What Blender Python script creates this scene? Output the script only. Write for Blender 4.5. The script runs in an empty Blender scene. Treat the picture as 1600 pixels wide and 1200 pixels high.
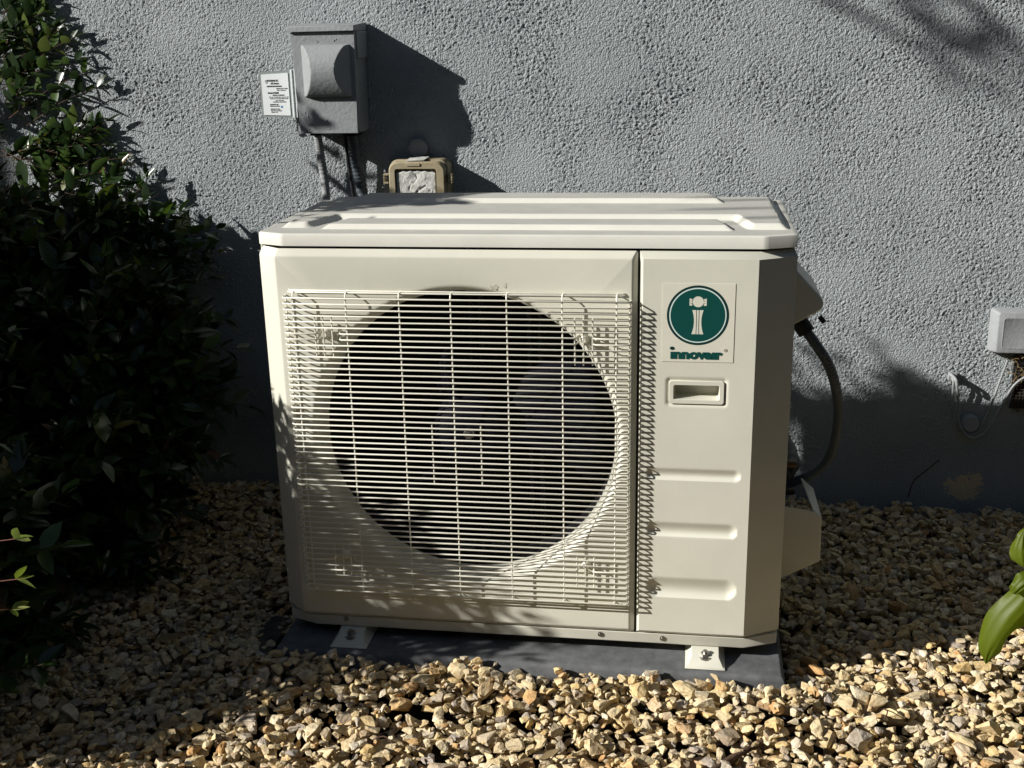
import bpy, bmesh, math, random
import numpy as np
from mathutils import Matrix, Vector

random.seed(7)
rng = np.random.default_rng(11)
C = bpy.context.scene.collection
sc = bpy.context.scene

# ------------------------------------------------------------------ camera, sky, sun, exposure
cam_d = bpy.data.cameras.new('camera')
cam = bpy.data.objects.new('camera', cam_d)
C.objects.link(cam)
R_ = (0.9884, 0.1502, -0.0215)
U_ = (-0.0244, 0.2969, 0.9546)
F_ = (-0.1498, 0.9430, -0.2971)
cam.matrix_world = Matrix(((R_[0], U_[0], -F_[0], 0.7691),
                           (R_[1], U_[1], -F_[1], -1.9559),
                           (R_[2], U_[2], -F_[2], 1.1976),
                           (0, 0, 0, 1)))
cam_d.sensor_width = 36.0
cam_d.lens = 40.69
cam_d.clip_start = 0.02
cam_d.clip_end = 200.0
sc.camera = cam

SUN = Vector((2.12, 1.0, -1.15)).normalized()          # the way the light travels
elev = math.asin(-SUN.z)
world = bpy.data.worlds.new('World')
sc.world = world
world.use_nodes = True
wn = world.node_tree.nodes
bg = wn.get('Background') or wn.new('ShaderNodeBackground')
sky = wn.new('ShaderNodeTexSky')
sky.sky_type = 'NISHITA'
sky.sun_disc = False
sky.sun_elevation = elev
sky.sun_rotation = math.atan2(-SUN.x, -SUN.y)
world.node_tree.links.new(sky.outputs[0], bg.inputs[0])
bg.inputs[1].default_value = 0.05
sun_d = bpy.data.lights.new('sun', 'SUN')
sun_d.energy = 5.0
sun_d.angle = math.radians(0.53)
sun_d.color = (1.0, 0.965, 0.905)
sun = bpy.data.objects.new('sun', sun_d)
C.objects.link(sun)
sun.rotation_euler = SUN.to_track_quat('-Z', 'Y').to_euler()
sun.location = (-6, -3, 5)
sc.view_settings.view_transform = 'Standard'
sc.view_settings.look = 'None'
sc.view_settings.exposure = 0.50
sc.view_settings.gamma = 1.0
sc.view_settings.use_curve_mapping = False

Z0 = 0.075          # height of the unit's base above the gravel
W, D, H = 0.946, 0.411, 0.7537   # the unit
YW = 0.91           # face of the wall


# ------------------------------------------------------------------ materials
def mat(name, col, rough=0.6, spec=0.5, var=0.0, vscale=12.0, bump=0.0, bscale=200.0, metallic=0.0, col2=None, bdist=0.001, detail=4.0):
    m = bpy.data.materials.new(name)
    m.use_nodes = True
    nt = m.node_tree
    b = nt.nodes['Principled BSDF']
    b.inputs['Base Color'].default_value = (*col, 1)
    b.inputs['Roughness'].default_value = rough
    b.inputs['Specular IOR Level'].default_value = spec
    b.inputs['Metallic'].default_value = metallic
    tc = nt.nodes.new('ShaderNodeTexCoord')
    if var or col2:
        n = nt.nodes.new('ShaderNodeTexNoise')
        n.inputs['Scale'].default_value = vscale
        n.inputs['Detail'].default_value = detail
        n.inputs['Roughness'].default_value = 0.65
        nt.links.new(tc.outputs['Object'], n.inputs['Vector'])
        r = nt.nodes.new('ShaderNodeValToRGB')
        c2 = col2 or tuple(max(0, c * (1 - var)) for c in col)
        r.color_ramp.elements[0].position = 0.35
        r.color_ramp.elements[1].position = 0.65
        r.color_ramp.elements[0].color = (*c2, 1)
        r.color_ramp.elements[1].color = (*col, 1)
        nt.links.new(n.outputs['Fac'], r.inputs['Fac'])
        nt.links.new(r.outputs['Color'], b.inputs['Base Color'])
    if bump:
        n2 = nt.nodes.new('ShaderNodeTexNoise')
        n2.inputs['Scale'].default_value = bscale
        n2.inputs['Detail'].default_value = 3
        nt.links.new(tc.outputs['Object'], n2.inputs['Vector'])
        bp = nt.nodes.new('ShaderNodeBump')
        bp.inputs['Strength'].default_value = bump
        bp.inputs['Distance'].default_value = bdist
        nt.links.new(n2.outputs['Fac'], bp.inputs['Height'])
        nt.links.new(bp.outputs['Normal'], b.inputs['Normal'])
    return m


CREAM = (0.645, 0.636, 0.542)
m_unit = mat('cream_paint', CREAM, 0.42, 0.4, var=0.075, vscale=6, detail=7, bump=0.12, bscale=420)
m_lidshade = mat('shaded_lid_paint', (0.50, 0.497, 0.455), 0.6, 0.3, var=0.10, vscale=16, bump=0.25, bscale=300)  # lid flats greyed so the slopes read as sunlit; shading held in the colour
m_lid = mat('cream_lid_paint', (0.69, 0.682, 0.615), 0.45, 0.4, var=0.08, vscale=9, bump=0.1, bscale=420)
m_wire = mat('cream_coated_wire', (0.76, 0.74, 0.64), 0.35, 0.5)
m_black = mat('black_plastic', (0.012, 0.012, 0.014), 0.45, 0.4)
m_fan = mat('dark_fan_plastic', (0.004, 0.004, 0.009), 0.6, 0.08, var=0.3, vscale=30)
m_coil = mat('coil_fins', (0.02, 0.02, 0.022), 0.6, 0.3)
m_steel = mat('zinc_steel', (0.55, 0.54, 0.52), 0.35, 0.5, metallic=1.0, var=0.3, vscale=60)
m_pad = mat('grey_pad_plastic', (0.150, 0.155, 0.160), 0.8, 0.2, var=0.35, vscale=30, bump=0.5, bscale=260)
m_greypaint = mat('grey_house_paint', (0.275, 0.295, 0.305), 0.6, 0.3, var=0.12, vscale=18, bump=0.45, bscale=110, bdist=0.002)
m_greylight = mat('thick_grey_house_paint', (0.29, 0.305, 0.315), 0.6, 0.3, var=0.1, vscale=25, bump=0.4, bscale=120, bdist=0.002)
m_white = mat('white_card', (0.74, 0.78, 0.79), 0.5, 0.4)
m_sleeve = mat('clear_grey_sleeve', (0.26, 0.29, 0.29), 0.25, 0.5)
m_ink = mat('black_ink', (0.03, 0.035, 0.035), 0.6, 0.3)
m_blue = mat('blue_ink', (0.08, 0.2, 0.45), 0.6, 0.3)
m_teal = mat('teal_print', (0.004, 0.062, 0.052), 0.4, 0.4)
m_dteal = mat('dark_teal_print', (0.005, 0.03, 0.028), 0.4, 0.4)
m_pale = mat('pale_print', (0.62, 0.74, 0.70), 0.4, 0.4)
m_stick = mat('sticker_film', (0.665, 0.650, 0.548), 0.4, 0.4, var=0.03, vscale=20)
m_stickline = mat('sticker_edge', (0.52, 0.50, 0.41), 0.4, 0.4)
m_beige = mat('weathered_beige_plastic', (0.37, 0.325, 0.225), 0.6, 0.3, col2=(0.27, 0.22, 0.135), vscale=22, bump=0.3, bscale=160)
m_flake = mat('flaking_white_paint', (0.58, 0.58, 0.55), 0.6, 0.3, col2=(0.40, 0.40, 0.38), vscale=45, bump=1.0, bscale=60, bdist=0.004)
m_rubber = mat('dark_rubber', (0.022, 0.022, 0.024), 0.55, 0.35, var=0.3, vscale=50)
m_cablegrey = mat('painted_cable', (0.30, 0.315, 0.32), 0.55, 0.3, var=0.25, vscale=60)
m_conduit = mat('grey_flexible_conduit', (0.080, 0.096, 0.112), 0.42, 0.45, var=0.25, vscale=40)
m_brass = mat('tarnished_brass', (0.10, 0.07, 0.045), 0.5, 0.5, metallic=1.0)
m_soil = mat('dark_soil', (0.05, 0.04, 0.028), 0.95, 0.1, var=0.5, vscale=40, bump=0.8, bscale=90, bdist=0.004)
m_bark = mat('brown_bark', (0.12, 0.075, 0.05), 0.85, 0.2, var=0.45, vscale=45, bump=0.7, bscale=120, bdist=0.002)
m_redbark = mat('young_red_bark', (0.20, 0.075, 0.05), 0.6, 0.3)
m_edging = mat('mud_coated_edging', (0.045, 0.045, 0.045), 0.85, 0.2, col2=(0.10, 0.085, 0.06), vscale=26, bump=0.7, bscale=120, bdist=0.003)


def stone_mat():
    m = bpy.data.materials.new('limestone_gravel')
    m.use_nodes = True
    nt = m.node_tree
    N = nt.nodes.new
    L = nt.links.new
    b = nt.nodes['Principled BSDF']
    b.inputs['Roughness'].default_value = 0.88
    b.inputs['Specular IOR Level'].default_value = 0.2
    geo = N('ShaderNodeNewGeometry')
    oi = N('ShaderNodeObjectInfo')
    add = N('ShaderNodeMath'); add.operation = 'ADD'
    L(geo.outputs['Random Per Island'], add.inputs[0]); L(oi.outputs['Random'], add.inputs[1])
    fr = N('ShaderNodeMath'); fr.operation = 'FRACT'
    L(add.outputs[0], fr.inputs[0])
    ramp = N('ShaderNodeValToRGB')
    cr = ramp.color_ramp
    cols = [(0.0, (0.58, 0.46, 0.25)), (0.12, (0.66, 0.57, 0.38)), (0.26, (0.52, 0.44, 0.29)), (0.36, (0.71, 0.65, 0.50)),
            (0.48, (0.62, 0.47, 0.23)), (0.57, (0.42, 0.36, 0.29)), (0.68, (0.68, 0.58, 0.36)), (0.79, (0.50, 0.31, 0.14)),
            (0.84, (0.74, 0.67, 0.53)), (0.92, (0.34, 0.31, 0.29)), (1.0, (0.62, 0.52, 0.33))]
    cr.elements[0].position, cr.elements[0].color = cols[0][0], (*cols[0][1], 1)
    cr.elements[1].position, cr.elements[1].color = cols[-1][0], (*cols[-1][1], 1)
    for p, c in cols[1:-1]:
        e = cr.elements.new(p); e.color = (*c, 1)
    L(fr.outputs[0], ramp.inputs['Fac'])
    tc = N('ShaderNodeTexCoord')
    off = N('ShaderNodeVectorMath'); off.operation = 'ADD'
    L(tc.outputs['Object'], off.inputs[0]); L(fr.outputs[0], off.inputs[1])
    n = N('ShaderNodeTexNoise'); n.inputs['Scale'].default_value = 75; n.inputs['Detail'].default_value = 5; n.inputs['Roughness'].default_value = 0.7
    L(off.outputs[0], n.inputs['Vector'])
    r2 = N('ShaderNodeValToRGB')
    r2.color_ramp.elements[0].position = 0.32; r2.color_ramp.elements[0].color = (0.66, 0.53, 0.38, 1)
    r2.color_ramp.elements[1].position = 0.62; r2.color_ramp.elements[1].color = (1.14, 1.12, 1.07, 1)
    L(n.outputs['Fac'], r2.inputs['Fac'])
    mx = N('ShaderNodeMix'); mx.data_type = 'RGBA'; mx.blend_type = 'MULTIPLY'; mx.inputs['Factor'].default_value = 0.85
    L(ramp.outputs['Color'], mx.inputs['A']); L(r2.outputs['Color'], mx.inputs['B'])
    L(mx.outputs['Result'], b.inputs['Base Color'])
    nb = N('ShaderNodeTexNoise'); nb.inputs['Scale'].default_value = 150; nb.inputs['Detail'].default_value = 5
    L(off.outputs[0], nb.inputs['Vector'])
    bp = N('ShaderNodeBump'); bp.inputs['Strength'].default_value = 0.75; bp.inputs['Distance'].default_value = 0.004
    L(nb.outputs['Fac'], bp.inputs['Height']); L(bp.outputs['Normal'], b.inputs['Normal'])
    return m


def leaf_mat(name, cols, transl=0.3, rough=0.33):
    m = bpy.data.materials.new(name)
    m.use_nodes = True
    nt = m.node_tree
    N = nt.nodes.new
    L = nt.links.new
    b = nt.nodes['Principled BSDF']
    b.inputs['Roughness'].default_value = rough
    b.inputs['Specular IOR Level'].default_value = 0.5
    geo = N('ShaderNodeNewGeometry'); oi = N('ShaderNodeObjectInfo')
    add = N('ShaderNodeMath'); add.operation = 'ADD'
    L(geo.outputs['Random Per Island'], add.inputs[0]); L(oi.outputs['Random'], add.inputs[1])
    fr = N('ShaderNodeMath'); fr.operation = 'FRACT'
    L(add.outputs[0], fr.inputs[0])
    ramp = N('ShaderNodeValToRGB')
    cr = ramp.color_ramp
    cr.elements[0].position, cr.elements[0].color = cols[0][0], (*cols[0][1], 1)
    cr.elements[1].position, cr.elements[1].color = cols[-1][0], (*cols[-1][1], 1)
    for p, c in cols[1:-1]:
        e = cr.elements.new(p); e.color = (*c, 1)
    L(fr.outputs[0], ramp.inputs['Fac'])
    L(ramp.outputs['Color'], b.inputs['Base Color'])
    tr = N('ShaderNodeBsdfTranslucent')
    hs = N('ShaderNodeHueSaturation'); hs.inputs['Value'].default_value = 2.2; hs.inputs['Saturation'].default_value = 1.15; hs.inputs['Hue'].default_value = 0.485
    L(ramp.outputs['Color'], hs.inputs['Color']); L(hs.outputs['Color'], tr.inputs['Color'])
    mix = N('ShaderNodeMixShader'); mix.inputs[0].default_value = transl
    out = nt.nodes['Material Output']
    L(b.outputs[0], mix.inputs[1]); L(tr.outputs[0], mix.inputs[2]); L(mix.outputs[0], out.inputs['Surface'])
    return m


def wall_mat():
    m = bpy.data.materials.new('grey_stucco')
    m.use_nodes = True
    nt = m.node_tree
    N = nt.nodes.new
    L = nt.links.new
    b = nt.nodes['Principled BSDF']
    b.inputs['Roughness'].default_value = 0.75
    b.inputs['Specular IOR Level'].default_value = 0.25
    tc = N('ShaderNodeTexCoord')
    n = N('ShaderNodeTexNoise'); n.inputs['Scale'].default_value = 3.0; n.inputs['Detail'].default_value = 6
    L(tc.outputs['Object'], n.inputs['Vector'])
    r = N('ShaderNodeValToRGB')
    r.color_ramp.elements[0].position = 0.3; r.color_ramp.elements[0].color = (0.290, 0.322, 0.337, 1)
    r.color_ramp.elements[1].position = 0.7; r.color_ramp.elements[1].color = (0.362, 0.396, 0.410, 1)
    L(n.outputs['Fac'], r.inputs['Fac'])
    # flaked patch: distance from one spot, broken up by noise, shows the tan render below
    def spot(cx, cz, sx, sz):
        sub = N('ShaderNodeVectorMath'); sub.operation = 'SUBTRACT'; sub.inputs[1].default_value = (cx, 0, cz)
        L(tc.outputs['Object'], sub.inputs[0])
        ml = N('ShaderNodeVectorMath'); ml.operation = 'MULTIPLY'; ml.inputs[1].default_value = (1 / sx, 0, 1 / sz)
        L(sub.outputs[0], ml.inputs[0])
        ln = N('ShaderNodeVectorMath'); ln.operation = 'LENGTH'
        L(ml.outputs[0], ln.inputs[0])
        return ln.outputs['Value']
    nz = N('ShaderNodeTexNoise'); nz.inputs['Scale'].default_value = 55; nz.inputs['Detail'].default_value = 6; nz.inputs['Roughness'].default_value = 0.72
    L(tc.outputs['Object'], nz.inputs['Vector'])
    mn = N('ShaderNodeMath'); mn.operation = 'MINIMUM'
    L(spot(1.470, 0.047, 0.040, 0.034), mn.inputs[0]); L(spot(1.500, 0.078, 0.013, 0.010), mn.inputs[1])
    mn2 = N('ShaderNodeMath'); mn2.operation = 'MINIMUM'
    L(mn.outputs[0], mn2.inputs[0]); L(spot(1.428, 0.057, 0.010, 0.006), mn2.inputs[1])
    ad = N('ShaderNodeMath'); ad.operation = 'MULTIPLY_ADD'; ad.inputs[1].default_value = 3.2; ad.inputs[2].default_value = -1.6
    L(nz.outputs['Fac'], ad.inputs[0])
    sm = N('ShaderNodeMath'); sm.operation = 'ADD'
    L(mn2.outputs[0], sm.inputs[0]); L(ad.outputs[0], sm.inputs[1])
    lt = N('ShaderNodeMath'); lt.operation = 'LESS_THAN'; lt.inputs[1].default_value = 1.0
    L(sm.outputs[0], lt.inputs[0])
    mx = N('ShaderNodeMix'); mx.data_type = 'RGBA'
    L(lt.outputs[0], mx.inputs['Factor']); L(r.outputs['Color'], mx.inputs['A']); mx.inputs['B'].default_value = (0.66, 0.56, 0.38, 1)
    L(mx.outputs['Result'], b.inputs['Base Color'])
    nb = N('ShaderNodeTexNoise'); nb.inputs['Scale'].default_value = 250; nb.inputs['Detail'].default_value = 2.5
    L(tc.outputs['Object'], nb.inputs['Vector'])
    bp = N('ShaderNodeBump'); bp.inputs['Strength'].default_value = 1.0; bp.inputs['Distance'].default_value = 0.0055
    L(nb.outputs['Fac'], bp.inputs['Height']); L(bp.outputs['Normal'], b.inputs['Normal'])
    return m


m_stone = stone_mat()
m_leaf = leaf_mat('shrub_leaf', [(0.0, (0.016, 0.032, 0.010)), (0.45, (0.021, 0.042, 0.012)), (0.7, (0.028, 0.055, 0.014)),
                                 (0.90, (0.055, 0.10, 0.020)), (0.965, (0.10, 0.13, 0.03)), (0.985, (0.13, 0.06, 0.035)), (1.0, (0.032, 0.056, 0.016))], 0.16, 0.28)
m_young = leaf_mat('young_leaf', [(0.0, (0.15, 0.20, 0.045)), (0.4, (0.10, 0.16, 0.035)), (0.75, (0.26, 0.29, 0.10)), (0.95, (0.22, 0.24, 0.07)), (1.0, (0.24, 0.12, 0.06))], 0.3, 0.22)
m_lily = leaf_mat('broad_leaf', [(0.0, (0.115, 0.160, 0.010)), (1.0, (0.125, 0.170, 0.011))], 0.55, 0.5)
m_yellow = leaf_mat('yellow_leaf', [(0.0, (0.55, 0.33, 0.02)), (1.0, (0.6, 0.36, 0.03))], 0.2, 0.5)
m_dry = leaf_mat('dry_leaf', [(0.0, (0.22, 0.16, 0.08)), (1.0, (0.30, 0.21, 0.10))], 0.15, 0.6)
m_wall = wall_mat()


# ------------------------------------------------------------------ mesh helpers
class MB:
    def __init__(s):
        s.v = []; s.f = []; s.m = []

    def add(s, vs, fs, mi=0):
        o = len(s.v)
        s.v.extend([tuple(p) for p in vs])
        s.f.extend([tuple(i + o for i in f) for f in fs])
        s.m.extend([mi] * len(fs))

    def box(s, x0, x1, y0, y1, z0, z1, mi=0):
        vs = [(x, y, z) for x in (x0, x1) for y in (y0, y1) for z in (z0, z1)]
        s.add(vs, [(0, 1, 3, 2), (4, 6, 7, 5), (0, 4, 5, 1), (2, 3, 7, 6), (0, 2, 6, 4), (1, 5, 7, 3)], mi)

    def extrude_y(s, poly, y0, y1, mi=0, top_scale=None):
        """poly: list of (x,z); front at y0, back at y1"""
        n = len(poly)
        if top_scale is None:
            fr = poly
        else:
            cx = sum(p[0] for p in poly) / n; cz = sum(p[1] for p in poly) / n
            fr = [(cx + (p[0] - cx) * top_scale, cz + (p[1] - cz) * top_scale) for p in poly]
        vs = [(x, y0, z) for x, z in fr] + [(x, y1, z) for x, z in poly]
        fs = [tuple(range(n)), tuple(reversed(range(n, 2 * n)))]
        for i in range(n):
            j = (i + 1) % n
            fs.append((i, i + n, j + n, j))
        s.add(vs, fs, mi)

    def extrude_z(s, poly, z0, z1, mi=0):
        n = len(poly)
        vs = [(x, y, z0) for x, y in poly] + [(x, y, z1) for x, y in poly]
        fs = [tuple(reversed(range(n))), tuple(range(n, 2 * n))]
        for i in range(n):
            j = (i + 1) % n
            fs.append((i, j, j + n, i + n))
        s.add(vs, fs, mi)

    def tube(s, pts, r, k=6, mi=0, cap=True):
        pts = [Vector(p) for p in pts]
        n = len(pts)
        rs = r if isinstance(r, (list, tuple, np.ndarray)) else [r] * n
        t0 = (pts[1] - pts[0]).normalized()
        nrm = t0.orthogonal().normalized()
        vs = []
        for i, p in enumerate(pts):
            t = (pts[min(i + 1, n - 1)] - pts[max(i - 1, 0)]).normalized()
            nrm = (nrm - t * nrm.dot(t)).normalized()
            bn = t.cross(nrm)
            for a in range(k):
                th = 2 * math.pi * a / k
                vs.append(p + (nrm * math.cos(th) + bn * math.sin(th)) * rs[i])
        fs = []
        for i in range(n - 1):
            for a in range(k):
                b = (a + 1) % k
                fs.append((i * k + a, i * k + b, (i + 1) * k + b, (i + 1) * k + a))
        if cap:
            fs.append(tuple(reversed(range(k))))
            fs.append(tuple(range((n - 1) * k, n * k)))
        s.add(vs, fs, mi)

    def disc_y(s, cx, cz, r, y0, y1, k=32, mi=0, r0=None):
        """disc facing -y; front at y0"""
        r0 = r if r0 is None else r0
        vs = [(cx + r0 * math.cos(2 * math.pi * i / k), y0, cz + r0 * math.sin(2 * math.pi * i / k)) for i in range(k)]
        vs += [(cx + r * math.cos(2 * math.pi * i / k), y1, cz + r * math.sin(2 * math.pi * i / k)) for i in range(k)]
        fs = [tuple(range(k)), tuple(reversed(range(k, 2 * k)))]
        for i in range(k):
            j = (i + 1) % k
            fs.append((i, i + k, j + k, j))
        s.add(vs, fs, mi)

    def ring_y(s, cx, cz, prof, k=64, mi=0, closed=False):
        """prof: list of (r, y)"""
        vs = []
        for r, y in prof:
            for i in range(k):
                a = 2 * math.pi * i / k
                vs.append((cx + r * math.cos(a), y, cz + r * math.sin(a)))
        fs = []
        m = len(prof)
        for q in range(m if closed else m - 1):
            q2 = (q + 1) % m
            for i in range(k):
                j = (i + 1) % k
                fs.append((q * k + i, q2 * k + i, q2 * k + j, q * k + j))
        s.add(vs, fs, mi)

    def grid(s, P, mi=0, keep=None):
        """P: array (n,m,3)"""
        n, m = P.shape[:2]
        o = len(s.v)
        s.v.extend(map(tuple, P.reshape(-1, 3).tolist()))
        for i in range(n - 1):
            for j in range(m - 1):
                if keep is None or keep(i, j):
                    s.f.append((o + i * m + j, o + (i + 1) * m + j, o + (i + 1) * m + j + 1, o + i * m + j + 1))
                    s.m.append(mi)


def world_org(o):
    v = Vector((0, 0, 0))
    while o is not None:
        v = v + Vector(o.location); o = o.parent
    return v


def fix_normals(me):
    bm = bmesh.new(); bm.from_mesh(me)
    bmesh.ops.recalc_face_normals(bm, faces=bm.faces)
    bm.to_mesh(me); bm.free()


def obj(name, mb, mats, parent=None, smooth=None, bevel=0.0, seg=2, loc=None, solid=0.0, recalc=True):
    """link an MB (vertices in world space) as one mesh object"""
    if not isinstance(mats, (list, tuple)):
        mats = [mats]
    if loc is None:
        if parent is not None:
            loc = (0, 0, 0)
        else:
            a = np.array(mb.v)
            lo, hi = a.min(0), a.max(0)
            loc = ((lo[0] + hi[0]) / 2, (lo[1] + hi[1]) / 2, lo[2])
    org = Vector(loc) + (world_org(parent) if parent else Vector((0, 0, 0)))
    me = bpy.data.meshes.new(name)
    a = np.array(mb.v, dtype=np.float64) - np.array(org)
    me.from_pydata(a.tolist(), [], mb.f)
    for m in mats:
        me.materials.append(m)
    if len(mats) > 1:
        me.polygons.foreach_set('material_index', mb.m)
    me.update()
    if recalc:
        fix_normals(me)
    if smooth is not None:
        me.polygons.foreach_set('use_smooth', [True] * len(me.polygons))
        if smooth < 180:
            me.set_sharp_from_angle(angle=math.radians(smooth))
    o = bpy.data.objects.new(name, me)
    C.objects.link(o)
    o.location = loc
    if parent is not None:
        o.parent = parent
    if solid:
        s = o.modifiers.new('Solidify', 'SOLIDIFY'); s.thickness = solid; s.offset = 0
    if bevel:
        bv = o.modifiers.new('Bevel', 'BEVEL')
        bv.width = bevel; bv.segments = seg; bv.limit_method = 'ANGLE'; bv.angle_limit = math.radians(25)
        bv.harden_normals = False
        if smooth is None:
            me.polygons.foreach_set('use_smooth', [True] * len(me.polygons))
            me.set_sharp_from_angle(angle=math.radians(50))
    return o


def fast_mesh(name, verts, faces, m, smooth=False):
    """verts (n,3), faces (k,3|4) numpy"""
    me = bpy.data.meshes.new(name)
    nf, q = faces.shape
    me.vertices.add(len(verts)); me.vertices.foreach_set('co', np.asarray(verts, dtype=np.float32).ravel())
    me.loops.add(nf * q); me.loops.foreach_set('vertex_index', faces.astype(np.int32).ravel())
    me.polygons.add(nf); me.polygons.foreach_set('loop_start', np.arange(0, nf * q, q, dtype=np.int32))
    me.polygons.foreach_set('use_smooth', np.full(nf, smooth, dtype=bool))
    me.materials.append(m)
    me.update(calc_edges=True)
    return me


def thing(name, label, cat, loc=(0, 0, 0), group=None):
    o = bpy.data.objects.new(name, None)
    o.empty_display_size = 0.05
    C.objects.link(o)
    o.location = loc
    o['label'] = label; o['category'] = cat
    if group:
        o['group'] = group
    return o


def tag(o, label=None, cat=None, group=None, kind=None):
    if label: o['label'] = label
    if cat: o['category'] = cat
    if group: o['group'] = group
    if kind: o['kind'] = kind
    return o


def text_mesh(name, body, size, x, z, y, m, parent, bold=0.0, depth=0.0003, width=None, align='LEFT', shear=0.0):
    cu = bpy.data.curves.new(name, 'FONT')
    cu.body = body; cu.size = size; cu.offset = bold; cu.extrude = depth; cu.align_x = align; cu.shear = shear
    cu.resolution_u = 4
    t = bpy.data.objects.new(name, cu)
    C.objects.link(t)
    bpy.context.view_layer.update()
    me = bpy.data.meshes.new_from_object(t)
    bpy.data.objects.remove(t)
    n = len(me.vertices)
    co = np.empty(n * 3, dtype=np.float32); me.vertices.foreach_get('co', co); co = co.reshape(-1, 3)
    if width:
        sx = width / max(1e-6, co[:, 0].max() - co[:, 0].min())
        co[:, 0] *= sx
    out = np.stack([co[:, 0], -co[:, 2], co[:, 1]], 1)
    me.vertices.foreach_set('co', out.astype(np.float32).ravel())
    me.materials.clear(); me.materials.append(m)
    me.update()
    o = bpy.data.objects.new(name, me)
    C.objects.link(o)
    o.parent = parent
    o.location = Vector((x, y, z)) - world_org(parent)
    return o


def spline(pts, n):
    """Catmull-Rom through pts"""
    P = [Vector(p) for p in pts]
    P = [P[0] * 2 - P[1]] + P + [P[-1] * 2 - P[-2]]
    out = []
    segs = len(P) - 3
    for i in range(n):
        u = i / (n - 1) * segs
        k = min(int(u), segs - 1); t = u - k
        a, b, c, d = P[k:k + 4]
        out.append(0.5 * ((2 * b) + (c - a) * t + (2 * a - 5 * b + 4 * c - d) * t * t + (3 * b - a - 3 * c + d) * t ** 3))
    return out


def rrect(x0, x1, z0, z1, r, k=5):
    out = []
    for cx, cz, a0 in ((x1 - r, z1 - r, 0), (x0 + r, z1 - r, 90), (x0 + r, z0 + r, 180), (x1 - r, z0 + r, 270)):
        for i in range(k + 1):
            a = math.radians(a0 + 90 * i / k)
            out.append((cx + r * math.cos(a), cz + r * math.sin(a)))
    return out


# ------------------------------------------------------------------ ground
mb = MB(); mb.box(-60, 60, -60, 60, -0.30, -0.046)
ground = tag(obj('ground', mb, m_soil, loc=(0, 0, 0)), kind='structure')

# ------------------------------------------------------------------ stucco wall: relief where it is seen, plain beyond
def stucco_height(nx, nz, step):
    n = 1600
    k = np.fft.fftfreq(n, step)
    kx, kz = np.meshgrid(k, k)
    kk = np.hypot(kx, kz)
    def band(k0, s, seed):
        g = np.random.default_rng(seed).standard_normal((n, n))
        f = np.fft.fft2(g) * np.exp(-((kk - k0) / s) ** 2)
        h = np.real(np.fft.ifft2(f))
        return h / h.std()
    def lump(l0, l1, seed):
        g = np.random.default_rng(seed).standard_normal((n, n))
        f = np.fft.fft2(g) * (np.exp(-(kk * l0) ** 2) - np.exp(-(kk * l1) ** 2))
        h = np.real(np.fft.ifft2(f))
        return h / h.std()
    a = lump(0.0046, 0.0115, 1)
    b = lump(0.008, 0.03, 2)
    c = lump(0.0034, 0.006, 3)
    d = band(1 / 0.3, 1 / 0.3, 4)
    h = np.where(a > 0, a * 0.95, a * 1.15) * 0.8 + c * 0.30 + b * 0.40
    return (h * (1 + 0.24 * d))[:nz, :nx]


step = 0.0030
xs = np.arange(-1.12, 1.70, step); zs = np.arange(-0.05, 1.34, step)
hh = stucco_height(len(xs), len(zs), step) * 0.00104
fade = np.clip((zs - 0.02) / 0.12, 0.30, 1.0)[:, None]
X, Zg = np.meshgrid(xs, zs)
Y = YW - hh * fade
edge = np.minimum.reduce([np.broadcast_to((xs - xs[0])[None, :], X.shape), np.broadcast_to((xs[-1] - xs)[None, :], X.shape), (zs[-1] - Zg)])
Y = YW + (Y - YW) * np.clip(edge / 0.02, 0, 1)
V = np.stack([X, Y - YW, Zg], -1).reshape(-1, 3)
nz, nx = X.shape
idx = np.arange(nz * nx).reshape(nz, nx)
Fq = np.stack([idx[:-1, :-1], idx[:-1, 1:], idx[1:, 1:], idx[1:, :-1]], -1).reshape(-1, 4)
ex = []
ef = []
def addq(x0, x1, z0, z1):
    o = len(V) + len(ex)
    ex.extend([(x0, 0, z0), (x1, 0, z0), (x1, 0, z1), (x0, 0, z1)])
    ef.append((o, o + 1, o + 2, o + 3))
xa, xb, zb = xs[0], xs[-1], zs[-1]
addq(-7, xa, -0.2, 3.0); addq(xb, 7, -0.2, 3.0); addq(xa, xb, zb, 3.0); addq(xa, xb, -0.2, zs[0])
o = len(V) + len(ex)                                    # top and back of the wall
ex.extend([(-7, 0, 3.0), (7, 0, 3.0), (7, 0.25, 3.0), (-7, 0.25, 3.0), (-7, 0.25, -0.2), (7, 0.25, -0.2)])
ef.extend([(o, o + 1, o + 2, o + 3), (o + 3, o + 2, o + 5, o + 4)])
V = np.vstack([V, np.array(ex)]); Fq = np.vstack([Fq, np.array(ef)])
me = fast_mesh('house_wall', V, Fq, m_wall, True)
wall = bpy.data.objects.new('house_wall', me); C.objects.link(wall); wall.location = (0, YW, 0)
tag(wall, 'grey rough stucco house wall behind the cream outdoor unit', 'wall')
m_skyblock = mat('sky_block_paint', (0.10, 0.10, 0.10), 0.8, 0.2)
mb = MB(); mb.box(-7, 7, 0.02, YW + 0.3, 2.62, 2.68); mb.box(-7, 7, 0.0, 0.03, 2.58, 2.76); obj('sky_block_eave', mb, m_skyblock, wall)  # overhang added above view to keep sky light off the wall
# unseen wall added behind the viewer to cut the sky fill
mb = MB(); mb.box(-9, 9, -4.6, -4.3, -0.2, 3.9)
m_blockwall = mat('brown_blocker_paint', (0.09, 0.08, 0.07), 0.85, 0.2, var=0.3, vscale=4)
tag(obj('sky_block_wall', mb, m_blockwall), 'plain dark brown wall added behind the viewer to block sky light', 'wall')

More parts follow.
